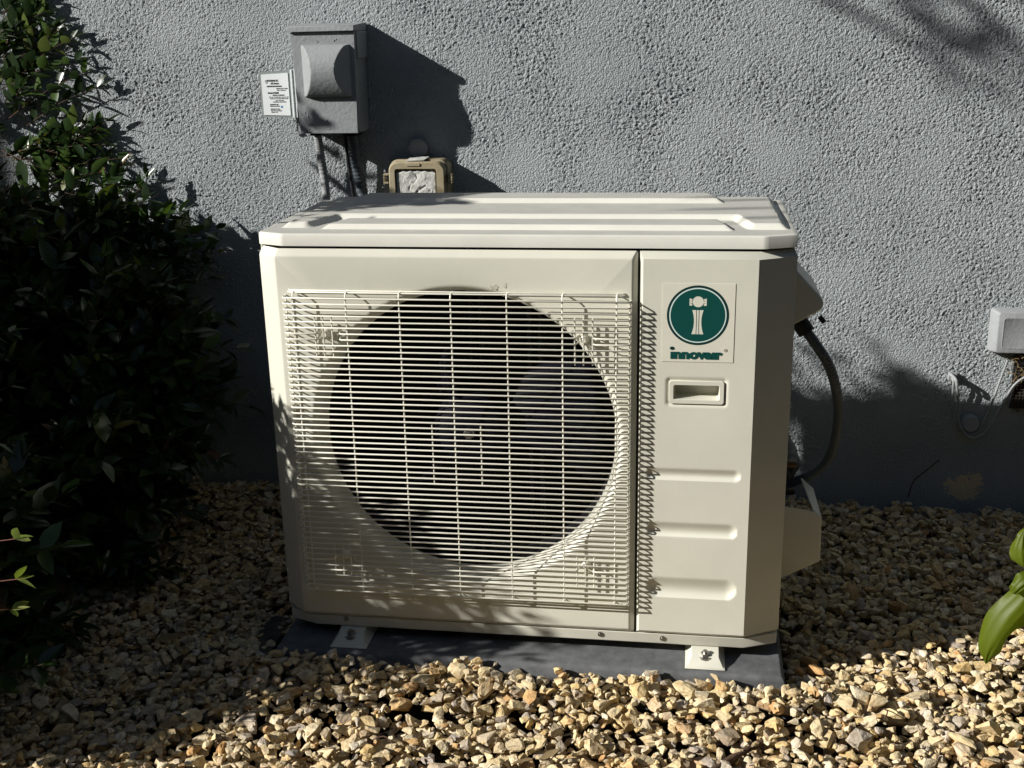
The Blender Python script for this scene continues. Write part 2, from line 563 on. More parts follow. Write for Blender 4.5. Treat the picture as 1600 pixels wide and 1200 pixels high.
# ------------------------------------------------------------------ equipment pad
PT = 0.050      # top of the pad
mb = MB()
def padring(x0, x1, y0, y1, z):
    return [(x0, y0, z), (x1, y0, z), (x1, y1, z), (x0, y1, z)]
vs = padring(-0.020, 0.966, -0.066, 0.485, -0.03) + padring(-0.012, 0.958, -0.056, 0.475, PT - 0.006) + padring(-0.006, 0.952, -0.050, 0.469, PT)
mb.add(vs, [(0, 1, 5, 4), (1, 2, 6, 5), (2, 3, 7, 6), (3, 0, 4, 7), (4, 5, 9, 8), (5, 6, 10, 9), (6, 7, 11, 10), (7, 4, 8, 11), (8, 9, 10, 11), (3, 2, 1, 0)])
pad = tag(obj('equipment_pad', mb, m_pad, bevel=0.003), 'flat dark grey plastic pad lying under the cream outdoor unit', 'equipment pad')

# ------------------------------------------------------------------ the outdoor unit
unit = thing('air_conditioner', 'large cream outdoor air conditioner with a round fan behind a wire guard', 'air conditioner', (W / 2, D / 2, PT))
CLX, CLY, CRX, CRY = 0.0576, 0.0212, 0.0629, 0.027
XS = 0.6825                       # seam between the two front panels
zb0 = Z0                          # bottom of base
def Zz(z): return z + Z0

# base pan
mb = MB()
poly = [(CLX, 0), (W - CRX, 0), (W, CRY), (W, D), (0, D), (0, CLY)]
mb.extrude_z(poly, Zz(0), Zz(0.0215))
obj('base_pan', mb, m_unit, unit, bevel=0.0018)

# cabinet: sides, back and the inner bulkhead
mb = MB()
zt = Zz(H)
mb.box(-0.001, 0.003, CLY + 0.006, D, Zz(0.022), zt)
mb.box(W - 0.006, W - 0.002, CRY + 0.012, D, Zz(0.022), zt)
mb.box(0.003, W - 0.006, D - 0.004, D, Zz(0.022), zt)
mb.box(XS + 0.004, XS + 0.008, 0.012, D - 0.005, Zz(0.022), zt)
obj('cabinet', mb, m_unit, unit, bevel=0.001)
mb = MB()
mb.box(XS - 0.004, XS + 0.003, 0.004, 0.008, Zz(0.003), zt - 0.001)
obj('seam_backing', mb, m_black, unit)

# left front panel with the fan opening
PF = -0.008
zl, zh = 0.031, H - 0.017
FX0, FX1 = 0.036, XS - 0.0105
FCX, FCZ, FR = 0.371, 0.398, 0.293
K = 96
mb = MB()
rect = [(FX0, zl), (FX1, zl), (FX1, zh), (FX0, zh)]
def ray_rect(a):
    dx, dz = math.cos(a), math.sin(a)
    t = 1e9
    if dx > 1e-9: t = min(t, (FX1 - FCX) / dx)
    if dx < -1e-9: t = min(t, (FX0 - FCX) / dx)
    if dz > 1e-9: t = min(t, (zh - FCZ) / dz)
    if dz < -1e-9: t = min(t, (zl - FCZ) / dz)
    return (FCX + dx * t, FCZ + dz * t)
angs = sorted([2 * math.pi * i / K for i in range(K)] + [math.atan2(z - FCZ, x - FCX) % (2 * math.pi) for x, z in rect])
K2 = len(angs)
vo = [ray_rect(a) for a in angs]
vs = [(x, PF, Zz(z)) for x, z in vo]
prof = [(FR, PF), (FR - 0.005, PF + 0.001), (FR - 0.010, PF + 0.005), (FR - 0.015, PF + 0.013), (FR - 0.0185, PF + 0.026), (FR - 0.021, PF + 0.050)]
for r, y in prof:
    vs += [(FCX + r * math.cos(a), y, Zz(FCZ + r * math.sin(a))) for a in angs]
fs = []
for q in range(len(prof)):
    for i in range(K2):
        j = (i + 1) % K2
        fs.append((q * K2 + i, q * K2 + j, (q + 1) * K2 + j, (q + 1) * K2 + i))
mb.add(vs, fs)
# slopes round the raised face
SX = XS - 0.0018
zlo, zhi = 0.0225, H - 0.0045
def quad(a, b, c, d): mb.add([a, b, c, d], [(0, 1, 2, 3)])
P = lambda x, y, z: (x, y, Zz(z))
lx, ly = -0.0035, 0.0235          # chamfer to the left side
def chain(test): return [q for q in vo + vo[:1] if test(q)]
def strip(lower, upper):
    for k in range(len(lower) - 1):
        mb.add([lower[k], lower[k + 1], upper[k + 1], upper[k]], [(0, 1, 2, 3)])
tc_ = sorted(set(q for q in vo if abs(q[1] - zh) < 1e-6)); bc_ = sorted(set(q for q in vo if abs(q[1] - zl) < 1e-6))
rc_ = sorted((q for q in set(vo) if abs(q[0] - FX1) < 1e-6), key=lambda q: q[1]); lc_ = sorted((q for q in set(vo) if abs(q[0] - FX0) < 1e-6), key=lambda q: q[1])
fx = lambda x: (FX0 + 0.004) + (x - FX0) * (SX - FX0 - 0.004) / (FX1 - FX0)
fz = lambda z_: zlo + (z_ - zl) * (zhi - zlo) / (zh - zl)
strip([P(x, PF, z_) for x, z_ in tc_], [P(fx(x), 0.001, zhi) for x, z_ in tc_])
strip([P(fx(x), 0.001, zlo) for x, z_ in bc_], [P(x, PF, z_) for x, z_ in bc_])
strip([P(SX, 0.001, fz(z_)) for x, z_ in rc_], [P(FX1, PF, z_) for x, z_ in rc_])
strip([P(FX0, PF, z_) for x, z_ in lc_], [P(lx, ly, z_) for x, z_ in lc_])
quad(P(SX, 0.001, zlo), P(SX, 0.012, zlo), P(SX, 0.012, zhi), P(SX, 0.001, zhi))
quad(P(lx, ly, zh), P(FX0, PF, zh), P(FX0 + 0.004, 0.001, zhi), P(0.002, ly + 0.006, zhi))
quad(P(0.002, ly + 0.006, zlo), P(FX0 + 0.004, 0.001, zlo), P(FX0, PF, zl), P(lx, ly, zl))
quad(P(lx, 0.05, zl), P(lx, ly, zl), P(lx, ly, zh), P(lx, 0.05, zh))
quad(P(lx, 0.05, zh), P(lx, ly, zh), P(0.002, ly + 0.006, zhi), P(0.002, 0.05, zhi))
quad(P(0.002, 0.05, zlo), P(0.002, ly + 0.006, zlo), P(lx, ly, zl), P(lx, 0.05, zl))
bm = bmesh.new()
vv = [bm.verts.new(v) for v in mb.v]
for f in mb.f: bm.faces.new([vv[i] for i in f])
bmesh.ops.remove_doubles(bm, verts=bm.verts, dist=1e-5)
mb.v = [tuple(v.co) for v in bm.verts]; bm.verts.index_update(); mb.f = [tuple(v.index for v in f.verts) for f in bm.faces]; mb.m = [0] * len(mb.f)
bm.free()
fp = obj('fan_panel', mb, m_unit, unit, smooth=40, bevel=0.0022, seg=3)

# right service panel: height field with the three scooped grooves, then chamfer and side
mb = MB()
GX0, GX1 = XS + 0.0075, W - CRX
SXL = XS + 0.0018
def groove(x, z, zc, hw, x0, x1, dep):
    zz = (z - zc)
    px = min(max(x, x0 + hw), x1 - hw)
    d = math.hypot(x - px, zz)
    u = d / hw
    if u >= 1: return 0.0
    return dep * (1 - u * u) ** 0.8 * (0.75 - 0.45 * zz / hw)
hx0, hx1, hz0, hz1 = 0.7385, 0.8315, 0.4815, 0.5215
gxs = sorted(set([round(v, 5) for v in np.linspace(GX0, GX1, 72)] + [hx0, hx1]))
gzs = sorted(set([round(v, 5) for v in np.linspace(zl, zh, 270)] + [hz0, hz1]))
G = np.zeros((len(gxs), len(gzs), 3))
for i, x in enumerate(gxs):
    for j, z in enumerate(gzs):
        d = groove(x, z, 0.3475, 0.0105, 0.700, 0.866, 0.0065) + groove(x, z, 0.2390, 0.0140, 0.703, 0.864, 0.0078) + groove(x, z, 0.1225, 0.0200, 0.704, 0.866, 0.0100)
        r = math.hypot(max(hx0 - x, 0, x - hx1), max(hz0 - z, 0, z - hz1))
        d += 0.0035 * max(0.0, 1 - r / 0.007)
        G[i, j] = (x, PF + d, Zz(z))
def keep(i, j):
    return not (gxs[i] >= hx0 - 1e-6 and gxs[i + 1] <= hx1 + 1e-6 and gzs[j] >= hz0 - 1e-6 and gzs[j + 1] <= hz1 + 1e-6)
mb.grid(G, keep=keep)
o0 = len(mb.v)
rx, ry = W + 0.0025, CRY
quad(P(GX0, PF, zh), P(GX1, PF, zh), P(GX1 - 0.002, 0.001, zhi), P(SXL, 0.001, zhi))
quad(P(SXL, 0.001, zlo), P(GX1 - 0.002, 0.001, zlo), P(GX1, PF, zl), P(GX0, PF, zl))
quad(P(SXL, 0.001, zlo), P(GX0, PF, zl), P(GX0, PF, zh), P(SXL, 0.001, zhi))
quad(P(SXL, 0.012, zlo), P(SXL, 0.001, zlo), P(SXL, 0.001, zhi), P(SXL, 0.012, zhi))
quad(P(GX1, PF, zl), P(rx, ry, zl), P(rx, ry, zh), P(GX1, PF, zh))
quad(P(GX1, PF, zh), P(rx, ry, zh), P(W - 0.003, ry + 0.006, zhi), P(GX1 - 0.002, 0.001, zhi))
quad(P(GX1 - 0.002, 0.001, zlo), P(W - 0.003, ry + 0.006, zlo), P(rx, ry, zl), P(GX1, PF, zl))
quad(P(rx, ry, zl), P(rx, 0.07, zl), P(rx, 0.07, zh), P(rx, ry, zh))
quad(P(rx, ry, zh), P(rx, 0.07, zh), P(W - 0.003, 0.07, zhi), P(W - 0.003, ry + 0.006, zhi))
quad(P(rx, 0.07, zl), P(rx - 0.006, 0.07, zl), P(rx - 0.006, 0.07, zh), P(rx, 0.07, zh))
bm = bmesh.new()
vv = [bm.verts.new(v) for v in mb.v]
for f in mb.f: bm.faces.new([vv[i] for i in f])
bmesh.ops.remove_doubles(bm, verts=bm.verts, dist=1e-5)
mb.v = [tuple(v.co) for v in bm.verts]; bm.verts.index_update(); mb.f = [tuple(v.index for v in f.verts) for f in bm.faces]; mb.m = [0] * len(mb.f)
bm.free()
sp = obj('service_panel', mb, m_unit, unit, smooth=33)

# recessed hand grip in the service panel
mb = MB()
A = rrect(hx0 - 0.001, hx1 + 0.001, hz0 - 0.001, hz1 + 0.001, 0.004, 3)
B = rrect(hx0 + 0.007, hx1 - 0.007, hz0 + 0.007, hz1 - 0.007, 0.003, 3)
B2 = rrect(hx0 + 0.009, hx1 - 0.009, hz0 + 0.009, hz1 - 0.0075, 0.003, 3)
rings = [[(x, PF + 0.006, Zz(z)) for x, z in A], [(x, PF - 0.0012, Zz(z)) for x, z in A], [(x, PF - 0.0012, Zz(z)) for x, z in B], [(x, PF + 0.030, Zz(z)) for x, z in B2]]
n = len(A)
vs = sum(rings, [])
fs = [(q * n + i, q * n + (i + 1) % n, (q + 1) * n + (i + 1) % n, (q + 1) * n + i) for q in range(3) for i in range(n)]
fs.append(tuple(range(3 * n, 4 * n)))
mb.add(vs, fs)
obj('hand_grip', mb, m_unit, unit, smooth=35, bevel=0.001)

# lid with pressed ribs
mb = MB()
HL = 0.0221
lid_poly = [(CLX - 0.002, -0.001), (W - CRX + 0.002, -0.001), (W + 0.001, CRY - 0.004), (W + 0.001, D + 0.002), (-0.001, D + 0.002), (-0.001, CLY)]
def smooth01(t): return max(0.0, min(1.0, t))
def plateau(x, y, poly, w):
    """height 0..1 of a raised polygon (counter-clockwise, convex) whose slope is w wide, measured inwards"""
    d = 1e9
    n = len(poly)
    for i in range(n):
        x0, y0 = poly[i]; x1, y1 = poly[(i + 1) % n]
        ex_, ey_ = x1 - x0, y1 - y0
        l = math.hypot(ex_, ey_)
        d = min(d, ((x - x0) * -ey_ + (y - y0) * ex_) / l)
    return smooth01(d / w)
main = [(0.030, 0.060), (W - 0.012, 0.060), (W - 0.018, D - 0.012), (0.030, D - 0.012)]
trough = [(0.060, 0.028), (0.884, 0.028), (0.852, 0.168), (0.105, 0.168)]      # open at the front
front_rib = [(0.108, 0.046), (0.842, 0.046), (0.822, 0.130), (0.132, 0.130)]
back_bar = [(0.088, 0.300), (0.830, 0.300), (0.806, D - 0.004), (0.100, D - 0.004)]
def lid_h(x, y):
    h = 0.0095 * plateau(x, y, main, 0.011)
    t = plateau(x, y, trough, 0.011)
    h *= (1 - t)
    h += 0.0085 * plateau(x, y, front_rib, 0.010)
    h += 0.0085 * plateau(x, y, back_bar, 0.010)
    return h
def pip_clip(y):
    """x-range of the lid outline at depth y (chamfered front corners)"""
    xl = -0.001 if y >= CLY else (CLX - 0.002) * (1 - (y + 0.001) / (CLY + 0.001))
    yr = CRY - 0.004
    xr = W + 0.001 if y >= yr else (W - CRX + 0.002) + (CRX - 0.001) * (y + 0.001) / (yr + 0.001)
    return xl, xr
ins = 0.004
ys_ = np.concatenate([np.linspace(-0.001 + ins, 0.036, 14)[:-1], np.linspace(0.036, D + 0.002 - ins, 110)])
ncol = 260
G = np.zeros((ncol, len(ys_), 3))
for j, y in enumerate(ys_):
    xl, xr = pip_clip(y)
    for i in range(ncol):
        x = xl + ins + (xr - xl - 2 * ins) * i / (ncol - 1)
        G[i, j] = (x, y, Zz(H + HL + lid_h(x, y)))
mb.grid(G)
# skirt: outline of the grid -> rim -> down
outl = [G[i, 0] for i in range(ncol)] + [G[-1, j] for j in range(1, len(ys_))] + [G[i, -1] for i in range(ncol - 2, -1, -1)] + [G[0, j] for j in range(len(ys_) - 2, 0, -1)]
def push(p):
    x, y, z = p
    cx, cy = W / 2, D / 2
    nx_, ny_ = 0.0, 0.0
    return x, y
no = len(outl)
ring1 = [tuple(p) for p in outl]
ring2, ring3, ring4 = [], [], []
for i, p in enumerate(outl):
    a = outl[i - 1]; b = outl[(i + 1) % no]
    tx, ty = b[0] - a[0], b[1] - a[1]
    l = math.hypot(tx, ty) or 1
    nx_, ny_ = ty / l, -tx / l
    q = (p[0] + nx_ * ins * 0.72, p[1] + ny_ * ins * 0.72)
    q2 = (p[0] + nx_ * ins, p[1] + ny_ * ins)
    ring2.append((*q, Zz(H + HL - 0.0012))); ring3.append((*q2, Zz(H + HL - 0.0040))); ring4.append((*q2, Zz(H)))
ring5 = [(p[0] - (p[0] - W / 2) * 0.012, p[1] - (p[1] - D / 2) * 0.03, Zz(H)) for p in ring4]
o0 = len(mb.v)
allr = [ring1, ring2, ring3, ring4, ring5]
mb.add(sum(allr, []), [(q * no + i, q * no + (i + 1) % no, (q + 1) * no + (i + 1) % no, (q + 1) * no + i) for q in range(4) for i in range(no)])
bm = bmesh.new()
vv = [bm.verts.new(v) for v in mb.v]
for f in mb.f:
    try: bm.faces.new([vv[i] for i in f])
    except ValueError: pass
bmesh.ops.remove_doubles(bm, verts=bm.verts, dist=1e-6)
mb.v = [tuple(v.co) for v in bm.verts]; bm.verts.index_update(); mb.f = [tuple(v.index for v in f.verts) for f in bm.faces]; mb.m = [0] * len(mb.f)
bm.free()
lid = obj('lid', mb, [m_lid, m_lidshade], unit, smooth=32)
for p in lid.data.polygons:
    if p.normal.z > 0.985: p.material_index = 1  # upward faces take the greyer shading colour

# fan: shroud, coil, bracket, hub and blades
mb = MB()
mb.ring_y(FCX, Zz(FCZ), [(FR - 0.021, PF + 0.050), (FR - 0.021, 0.10), (FR + 0.01, 0.13)], 96)
obj('fan_shroud', mb, m_black, unit, smooth=40)
mb = MB()
mb.box(0.004, XS, D - 0.034, D - 0.006, Zz(0.024), Zz(H - 0.004))
for i in range(40):
    z = Zz(0.03 + i * 0.018); mb.box(0.006, XS - 0.002, D - 0.038, D - 0.0335, z, z + 0.007)
mb.box(0.004, 0.030, 0.14, D - 0.034, Zz(0.024), Zz(H - 0.004))
obj('coil', mb, m_coil, unit)
m_bracket = mat('dull_bracket_steel', (0.10, 0.105, 0.115), 0.5, 0.4, metallic=0.3)
for bx in (0.335, 0.355, 0.452, 0.474):
    mb = MB(); mb.box(bx, bx + 0.008, 0.24, 0.262, Zz(0.03), Zz(H - 0.006)); obj('motor_bracket', mb, m_bracket, unit, bevel=0.001)
mb = MB(); mb.ring_y(FCX + 0.03, Zz(FCZ), [(0.0, 0.14), (0.055, 0.14), (0.06, 0.146), (0.06, 0.235), (0.0, 0.235)], 32)
obj('motor', mb, m_fan, unit, smooth=40)
mb = MB(); mb.ring_y(FCX, Zz(FCZ), [(0.0, 0.035), (0.035, 0.0355), (0.060, 0.040), (0.069, 0.050), (0.073, 0.066), (0.074, 0.125), (0.0, 0.13)], 48)
hub = obj('fan_hub', mb, m_fan, unit, smooth=45)
mb = MB(); mb.ring_y(FCX, Zz(FCZ), [(0.0, 0.026), (0.009, 0.0265), (0.011, 0.029), (0.011, 0.040)], 12)
obj('hub_nut', mb, m_steel, hub, smooth=40)
for b in range(3):
    a0 = math.radians(20 + 120 * b)
    Pb = np.zeros((9, 9, 3))
    for i in range(9):
        r = 0.068 + (0.250 - 0.068) * i / 8
        span = 0.95 - 0.2 * (i / 8)
        for j in range(9):
            t = j / 8 - 0.5
            a = a0 + t * span * 1.25 - 0.32 * (i / 8) ** 1.5
            Pb[i, j] = (FCX + r * math.cos(a), 0.082 + t * (0.075 - 0.02 * i / 8) + 0.008 * (i / 8), Zz(FCZ) + r * math.sin(a))
    mb = MB(); mb.grid(Pb)
    obj('fan_blade', mb, m_fan, unit, smooth=60, solid=0.003)

# wire guard: verticals and ties are one mesh, each horizontal wire is a sub-part
YG = -0.030
mb = MB()
VX = [0.0705, 0.1675, 0.2645, 0.3570, 0.4560, 0.5530, 0.6465]
ztop, zbot = 0.672, 0.0895
WR = 0.0015
for i, x in enumerate(VX):
    pts = [(x, PF + 0.002, Zz(ztop + 0.0035)), (x, YG + 0.0075, Zz(ztop + 0.0025)), (x, YG + 0.0042, Zz(ztop - 0.001)), (x, YG + 0.0034, Zz(ztop - 0.006)),
           (x - 0.001, YG + 0.0034, Zz(zbot + 0.006)), (x - 0.001, YG + 0.0042, Zz(zbot + 0.001)), (x - 0.001, YG + 0.0075, Zz(zbot - 0.002)), (x - 0.001, PF + 0.002, Zz(zbot - 0.003))]
    mb.tube(pts, WR, 6)
for x in (0.0535, 0.6685):
    mb.tube([(x, -0.0135, Zz(ztop - 0.003)), (x, -0.0135, Zz(zbot + 0.002))], WR, 6)
for x in (0.3145, 0.404):
    mb.tube([(x, YG + 0.0034, Zz(0.436)), (x, YG + 0.0034, Zz(0.320))], WR, 6)
clips = [((0.1085, 0.1235, 0.1395), 0.634, 0.556, 0.597), ((0.5745, 0.5895, 0.6055), 0.636, 0.552, 0.595),
         ((0.1145, 0.1305, 0.1455), 0.190, 0.126, 0.160), ((0.5765, 0.592, 0.6075), 0.187, 0.124, 0.1625)]
for cxs, z1, z0, zc in clips:
    for x in cxs:
        mb.tube([(x, YG + 0.0034, Zz(z1)), (x, YG + 0.0034, Zz(z0))], WR, 6)
guard = obj('fan_guard', mb, m_wire, unit, smooth=60)
nh = 54
zlist = [0.666 - (0.666 - 0.0925) * i / (nh - 1) for i in range(nh)]
GL, GR = 0.0510, 0.6715
def hwire(x0, x1, z, bl, br):
    m_ = MB()
    pts = []
    if bl: pts += [(x0 + 0.0015, PF + 0.002, Zz(z)), (x0, -0.018, Zz(z)), (x0 + 0.0012, YG + 0.004, Zz(z)), (x0 + 0.006, YG, Zz(z))]
    else: pts += [(x0 - 0.004, PF + 0.004, Zz(z)), (x0, YG + 0.003, Zz(z)), (x0 + 0.004, YG, Zz(z))]
    xm = (x0 + x1) / 2
    pts += [(xm, YG, Zz(z) + random.uniform(-0.0005, 0.0005))]
    if br: pts += [(x1 - 0.006, YG, Zz(z)), (x1 - 0.0012, YG + 0.004, Zz(z)), (x1, -0.018, Zz(z)), (x1 - 0.0015, PF + 0.002, Zz(z))]
    else: pts += [(x1 - 0.004, YG, Zz(z)), (x1, YG + 0.003, Zz(z)), (x1 + 0.004, PF + 0.004, Zz(z))]
    m_.tube(pts, 0.00148, 6)
    obj('guard_wire', m_, m_wire, guard, smooth=60)
for z in zlist:
    cuts = [c for c in clips if abs(c[3] - z) < 0.0055]
    tl = 0.003 * (1 - (z - zbot) / (ztop - zbot))
    if cuts and abs(cuts[0][3] - z) <= 0.00545:
        hwire(GL, 0.112, z, True, False)
        hwire(0.153, 0.577, z, False, False)
        hwire(0.607, GR, z, False, True)
    else:
        hwire(GL, GR, z, True, True)
for z, y in ((ztop + 0.0022, -0.0195), (ztop + 0.0040, -0.0125), (zbot - 0.0018, -0.0205)):
    m_ = MB(); m_.tube([(0.0585, y + 0.004, Zz(z)), (0.063, y, Zz(z)), (0.655, y, Zz(z)), (0.6595, y + 0.004, Zz(z))], 0.00148, 6); obj('guard_wire', m_, m_wire, guard, smooth=60)
# stand-offs that hold the guard
for cxs, z1, z0, zc in clips:
    m_ = MB()
    xc = cxs[1]
    m_.ring_y(xc, Zz(zc), [(0.0, -0.0235), (0.0035, -0.0235), (0.0045, -0.022), (0.009, PF)], 12)
    obj('standoff', m_, m_wire, guard, smooth=40)

# sticker with its emblem
PY = PF - 0.0006
mb = MB(); mb.box(0.7235, 0.8460, PY, PF + 0.0005, Zz(0.5570), Zz(0.6955))
st = obj('sticker', mb, m_stick, unit)
mb = MB()
e = 0.0007
mb.box(0.7235, 0.8460, PY - 0.0001, PY + 0.0003, Zz(0.5570), Zz(0.5570 + e)); mb.box(0.8460 - e, 0.8460, PY - 0.0001, PY + 0.0003, Zz(0.5578), Zz(0.6955))
obj('sticker_edge', mb, m_stickline, st)
ECX, ECZ, ER = 0.7838, 0.6400, 0.0525
mb = MB(); mb.disc_y(ECX, Zz(ECZ), ER, PY - 0.0002, PY + 0.0004, 72); obj('emblem_rim', mb, m_dteal, st)
mb = MB(); mb.disc_y(ECX, Zz(ECZ), ER - 0.0042, PY - 0.0003, PY + 0.0003, 72); obj('emblem_ring', mb, m_pale, st)
mb = MB(); mb.disc_y(ECX, Zz(ECZ), ER - 0.0062, PY - 0.0004, PY + 0.0002, 72); obj('emblem_disc', mb, m_teal, st)
mb = MB()
yy0, yy1 = PY - 0.0006, PY - 0.00035
mb.disc_y(ECX + 0.0002, Zz(0.6640), 0.0094, yy0, yy1, 32)
for s_ in (-1, 1):
    for q in range(3):
        z0 = 0.6690 - q * 0.0042
        a, b = sorted((ECX + s_ * 0.0098, ECX + s_ * 0.0142))
        mb.box(a, b, yy0, yy1, Zz(z0 - 0.0034), Zz(z0))
    a, b = sorted((ECX + s_ * 0.0128, ECX + s_ * 0.0144))
    mb.box(a, b, yy0 - 0.00005, yy1, Zz(0.6572), Zz(0.6698))
def colhalf(xa_t, xb_t, xa_m, xb_m, xa_b, xb_b):
    n = 10; L_, R2 = [], []
    for i in range(n + 1):
        t = i / n; z = 0.6495 - t * 0.0425
        q = lambda a, m, b: (a * (1 - t) + b * t) + (m - (a + b) / 2) * 4 * t * (1 - t)
        L_.append((q(xa_t, xa_m, xa_b), z)); R2.append((q(xb_t, xb_m, xb_b), z))
    vs = [(x, yy0, Zz(z)) for x, z in L_] + [(x, yy0, Zz(z)) for x, z in R2]
    mb.add(vs, [(i, i + 1, n + 1 + i + 1, n + 1 + i) for i in range(n)])
c_ = ECX
colhalf(c_ - 0.0095, c_ - 0.0030, c_ - 0.0062, c_ - 0.0026, c_ - 0.0102, c_ - 0.0030)
colhalf(c_ - 0.0018, c_ + 0.0018, c_ - 0.0014, c_ + 0.0014, c_ - 0.0018, c_ + 0.0018)
colhalf(c_ + 0.0030, c_ + 0.0095, c_ + 0.0026, c_ + 0.0062, c_ + 0.0030, c_ + 0.0102)
obj('emblem_figure', mb, m_stick, st)
text_mesh('brand_lettering', '\u0131nnova\u0131r', 0.0225, 0.7385, Zz(0.5636), PY - 0.0004, m_teal, st, bold=0.0013, width=0.0890)
mb = MB(); mb.disc_y(0.7415, Zz(0.5812), 0.0030, PY - 0.0005, PY + 0.0001, 20)
mb.v = [((x - 0.7415) * 1.35 + 0.7415, y, z) for x, y, z in mb.v]
obj('letter_dot', mb, m_dteal, st)
text_mesh('registered_mark', '\u00ae', 0.008, 0.8290, Zz(0.5765), PY - 0.0004, m_stickline, st)

# smudges above the guard
m_smudge = mat('grey_smudge', (0.36, 0.35, 0.29), 0.6, 0.3, col2=(0.60, 0.58, 0.48), vscale=160)
for sx, sz, a, b in ((0.4320, 0.6850, 0.0078, 0.0042), (0.4510, 0.6878, 0.0032, 0.0046)):
    mb = MB(); mb.disc_y(sx, Zz(sz), 0.005, PF - 0.0004, PF + 0.001, 16)
    mb.v = [(sx + (x - sx) / 0.005 * a, y, Zz(sz) + (z - Zz(sz)) / 0.005 * b * (1 + 0.3 * math.sin((x - sx) * 900))) for x, y, z in mb.v]
    obj('smudge', mb, m_smudge, unit)

# screws in the base strip
for sx, sz in ((0.119, 0.0155), (0.617, 0.0135), (0.734, 0.0120)):
    mb = MB(); mb.ring_y(sx, Zz(sz), [(0.0, -0.0035), (0.002, -0.0033), (0.0026, -0.0018), (0.0048, -0.0022), (0.0054, 0.0005)], 14)
    obj('screw', mb, m_steel, unit, smooth=35)

# feet with bolts
for fx, fy in ((0.1325, 0), (0.8140, 0), (0.1325, 1), (0.8140, 1)):
    x0, x1 = fx - 0.0355, fx + 0.0355
    if fy == 0: ya, yb, yt = -0.0430, 0.060, -0.024
    else: ya, yb, yt = D + 0.043, D - 0.060, D + 0.024
    mb = MB()
    lo = [(x0 - 0.001, ya), (x1 + 0.001, ya), (x1 + 0.001, yb), (x0 - 0.001, yb)]
    mid = [(x0 + 0.002, ya + (0.004 if fy == 0 else -0.004)), (x1 - 0.002, ya + (0.004 if fy == 0 else -0.004)), (x1 - 0.002, yb), (x0 + 0.002, yb)]
    hi = [(x0 + 0.010, yt), (x1 - 0.010, yt), (x1 - 0.010, yb), (x0 + 0.010, yb)]
    vs = [(x, y, PT + 0.0005) for x, y in lo] + [(x, y, PT + 0.003) for x, y in lo] + [(x, y, PT + 0.0035) for x, y in mid] + [(x, y, Zz(-0.0085)) for x, y in hi] + [(x, y, Zz(-0.0005)) for x, y in [(hi[0][0], 0.004 if fy == 0 else D - 0.004), (hi[1][0], 0.004 if fy == 0 else D - 0.004), hi[2], hi[3]]]
    fs = [(3, 2, 1, 0)]
    for q in range(4):
        for i in range(4):
            j = (i + 1) % 4
            fs.append((q * 4 + i, q * 4 + j, q * 4 + 4 + j, q * 4 + 4 + i))
    fs.append((16, 17, 18, 19))
    mb.add(vs, fs)
    ft = obj('foot', mb, m_unit, unit, bevel=0.003, seg=3)
    by = -0.0175 if fy == 0 else D + 0.0175
    mb = MB()
    def ringz(cx, cy, prof, k):
        vs = []; fs = []
        for r, z in prof: vs += [(cx + r * math.cos(2 * math.pi * i / k), cy + r * math.sin(2 * math.pi * i / k), z) for i in range(k)]
        for q in range(len(prof) - 1):
            for i in range(k): fs.append((q * k + i, q * k + (i + 1) % k, (q + 1) * k + (i + 1) % k, (q + 1) * k + i))
        fs.append(tuple(range((len(prof) - 1) * k, len(prof) * k)))
        mb.add(vs, fs)
    zf = Zz(-0.0105)
    ringz(fx, by, [(0.0135, zf - 0.002), (0.0135, zf + 0.0015)], 20)
    ringz(fx, by, [(0.0085, zf), (0.0085, zf + 0.0075)], 6)
    ringz(fx, by, [(0.0042, zf), (0.0042, zf + 0.012)], 12)
    obj('bolt', mb, m_steel, ft, smooth=35)

# wiring cover high on the right side
mb = MB()
tri = [(W - 0.004, 0.700), (W + 0.020, 0.674), (W + 0.0625, 0.628), (W + 0.0690, 0.6185), (W + 0.0700, 0.6100), (W + 0.0660, 0.6020), (W + 0.020, 0.574), (W - 0.004, 0.560)]
mb.extrude_y([(x, Zz(z)) for x, z in tri], 0.20, 0.37)
obj('wiring_cover', mb, m_unit, unit, bevel=0.004, seg=3)
# valve cover low on the right side: an open-topped shell
mb = MB()
yf, yb = 0.185, 0.335
x0 = W - 0.004
fr = [(x0, 0.215), (W + 0.072, 0.203), (W + 0.087, 0.191), (W + 0.089, 0.098), (W + 0.020, 0.060), (x0, 0.049)]
vs = [(x, yf, Zz(z)) for x, z in fr]
mb.add(vs, [(0, 1, 2, 3, 4, 5)])
pr = [(W + 0.072, 0.203), (W + 0.087, 0.191), (W + 0.089, 0.098), (W + 0.020, 0.060), (x0, 0.049)]
bk = [(W + 0.060, 0.212), (W + 0.085, 0.190), (W + 0.089, 0.098), (W + 0.020, 0.060), (x0, 0.049)]
vs = [(x, yf, Zz(z)) for x, z in pr] + [(x, yb, Zz(z)) for x, z in bk]
mb.add(vs, [(i, i + 1, i + 6, i + 5) for i in range(4)])
obj('valve_cover', mb, m_unit, unit, bevel=0.003, seg=3, solid=0.003)
# service valves behind it
for vx, vz, r in ((W + 0.03, 0.255, 0.009), (W + 0.03, 0.195, 0.007)):
    mb = MB(); mb.tube([(W - 0.003, 0.30, Zz(vz)), (vx, 0.30, Zz(vz)), (vx + 0.012, 0.31, Zz(vz) - 0.004)], [r * 1.5, r, r], 10)
    obj('service_valve', mb, m_brass, unit, smooth=40)

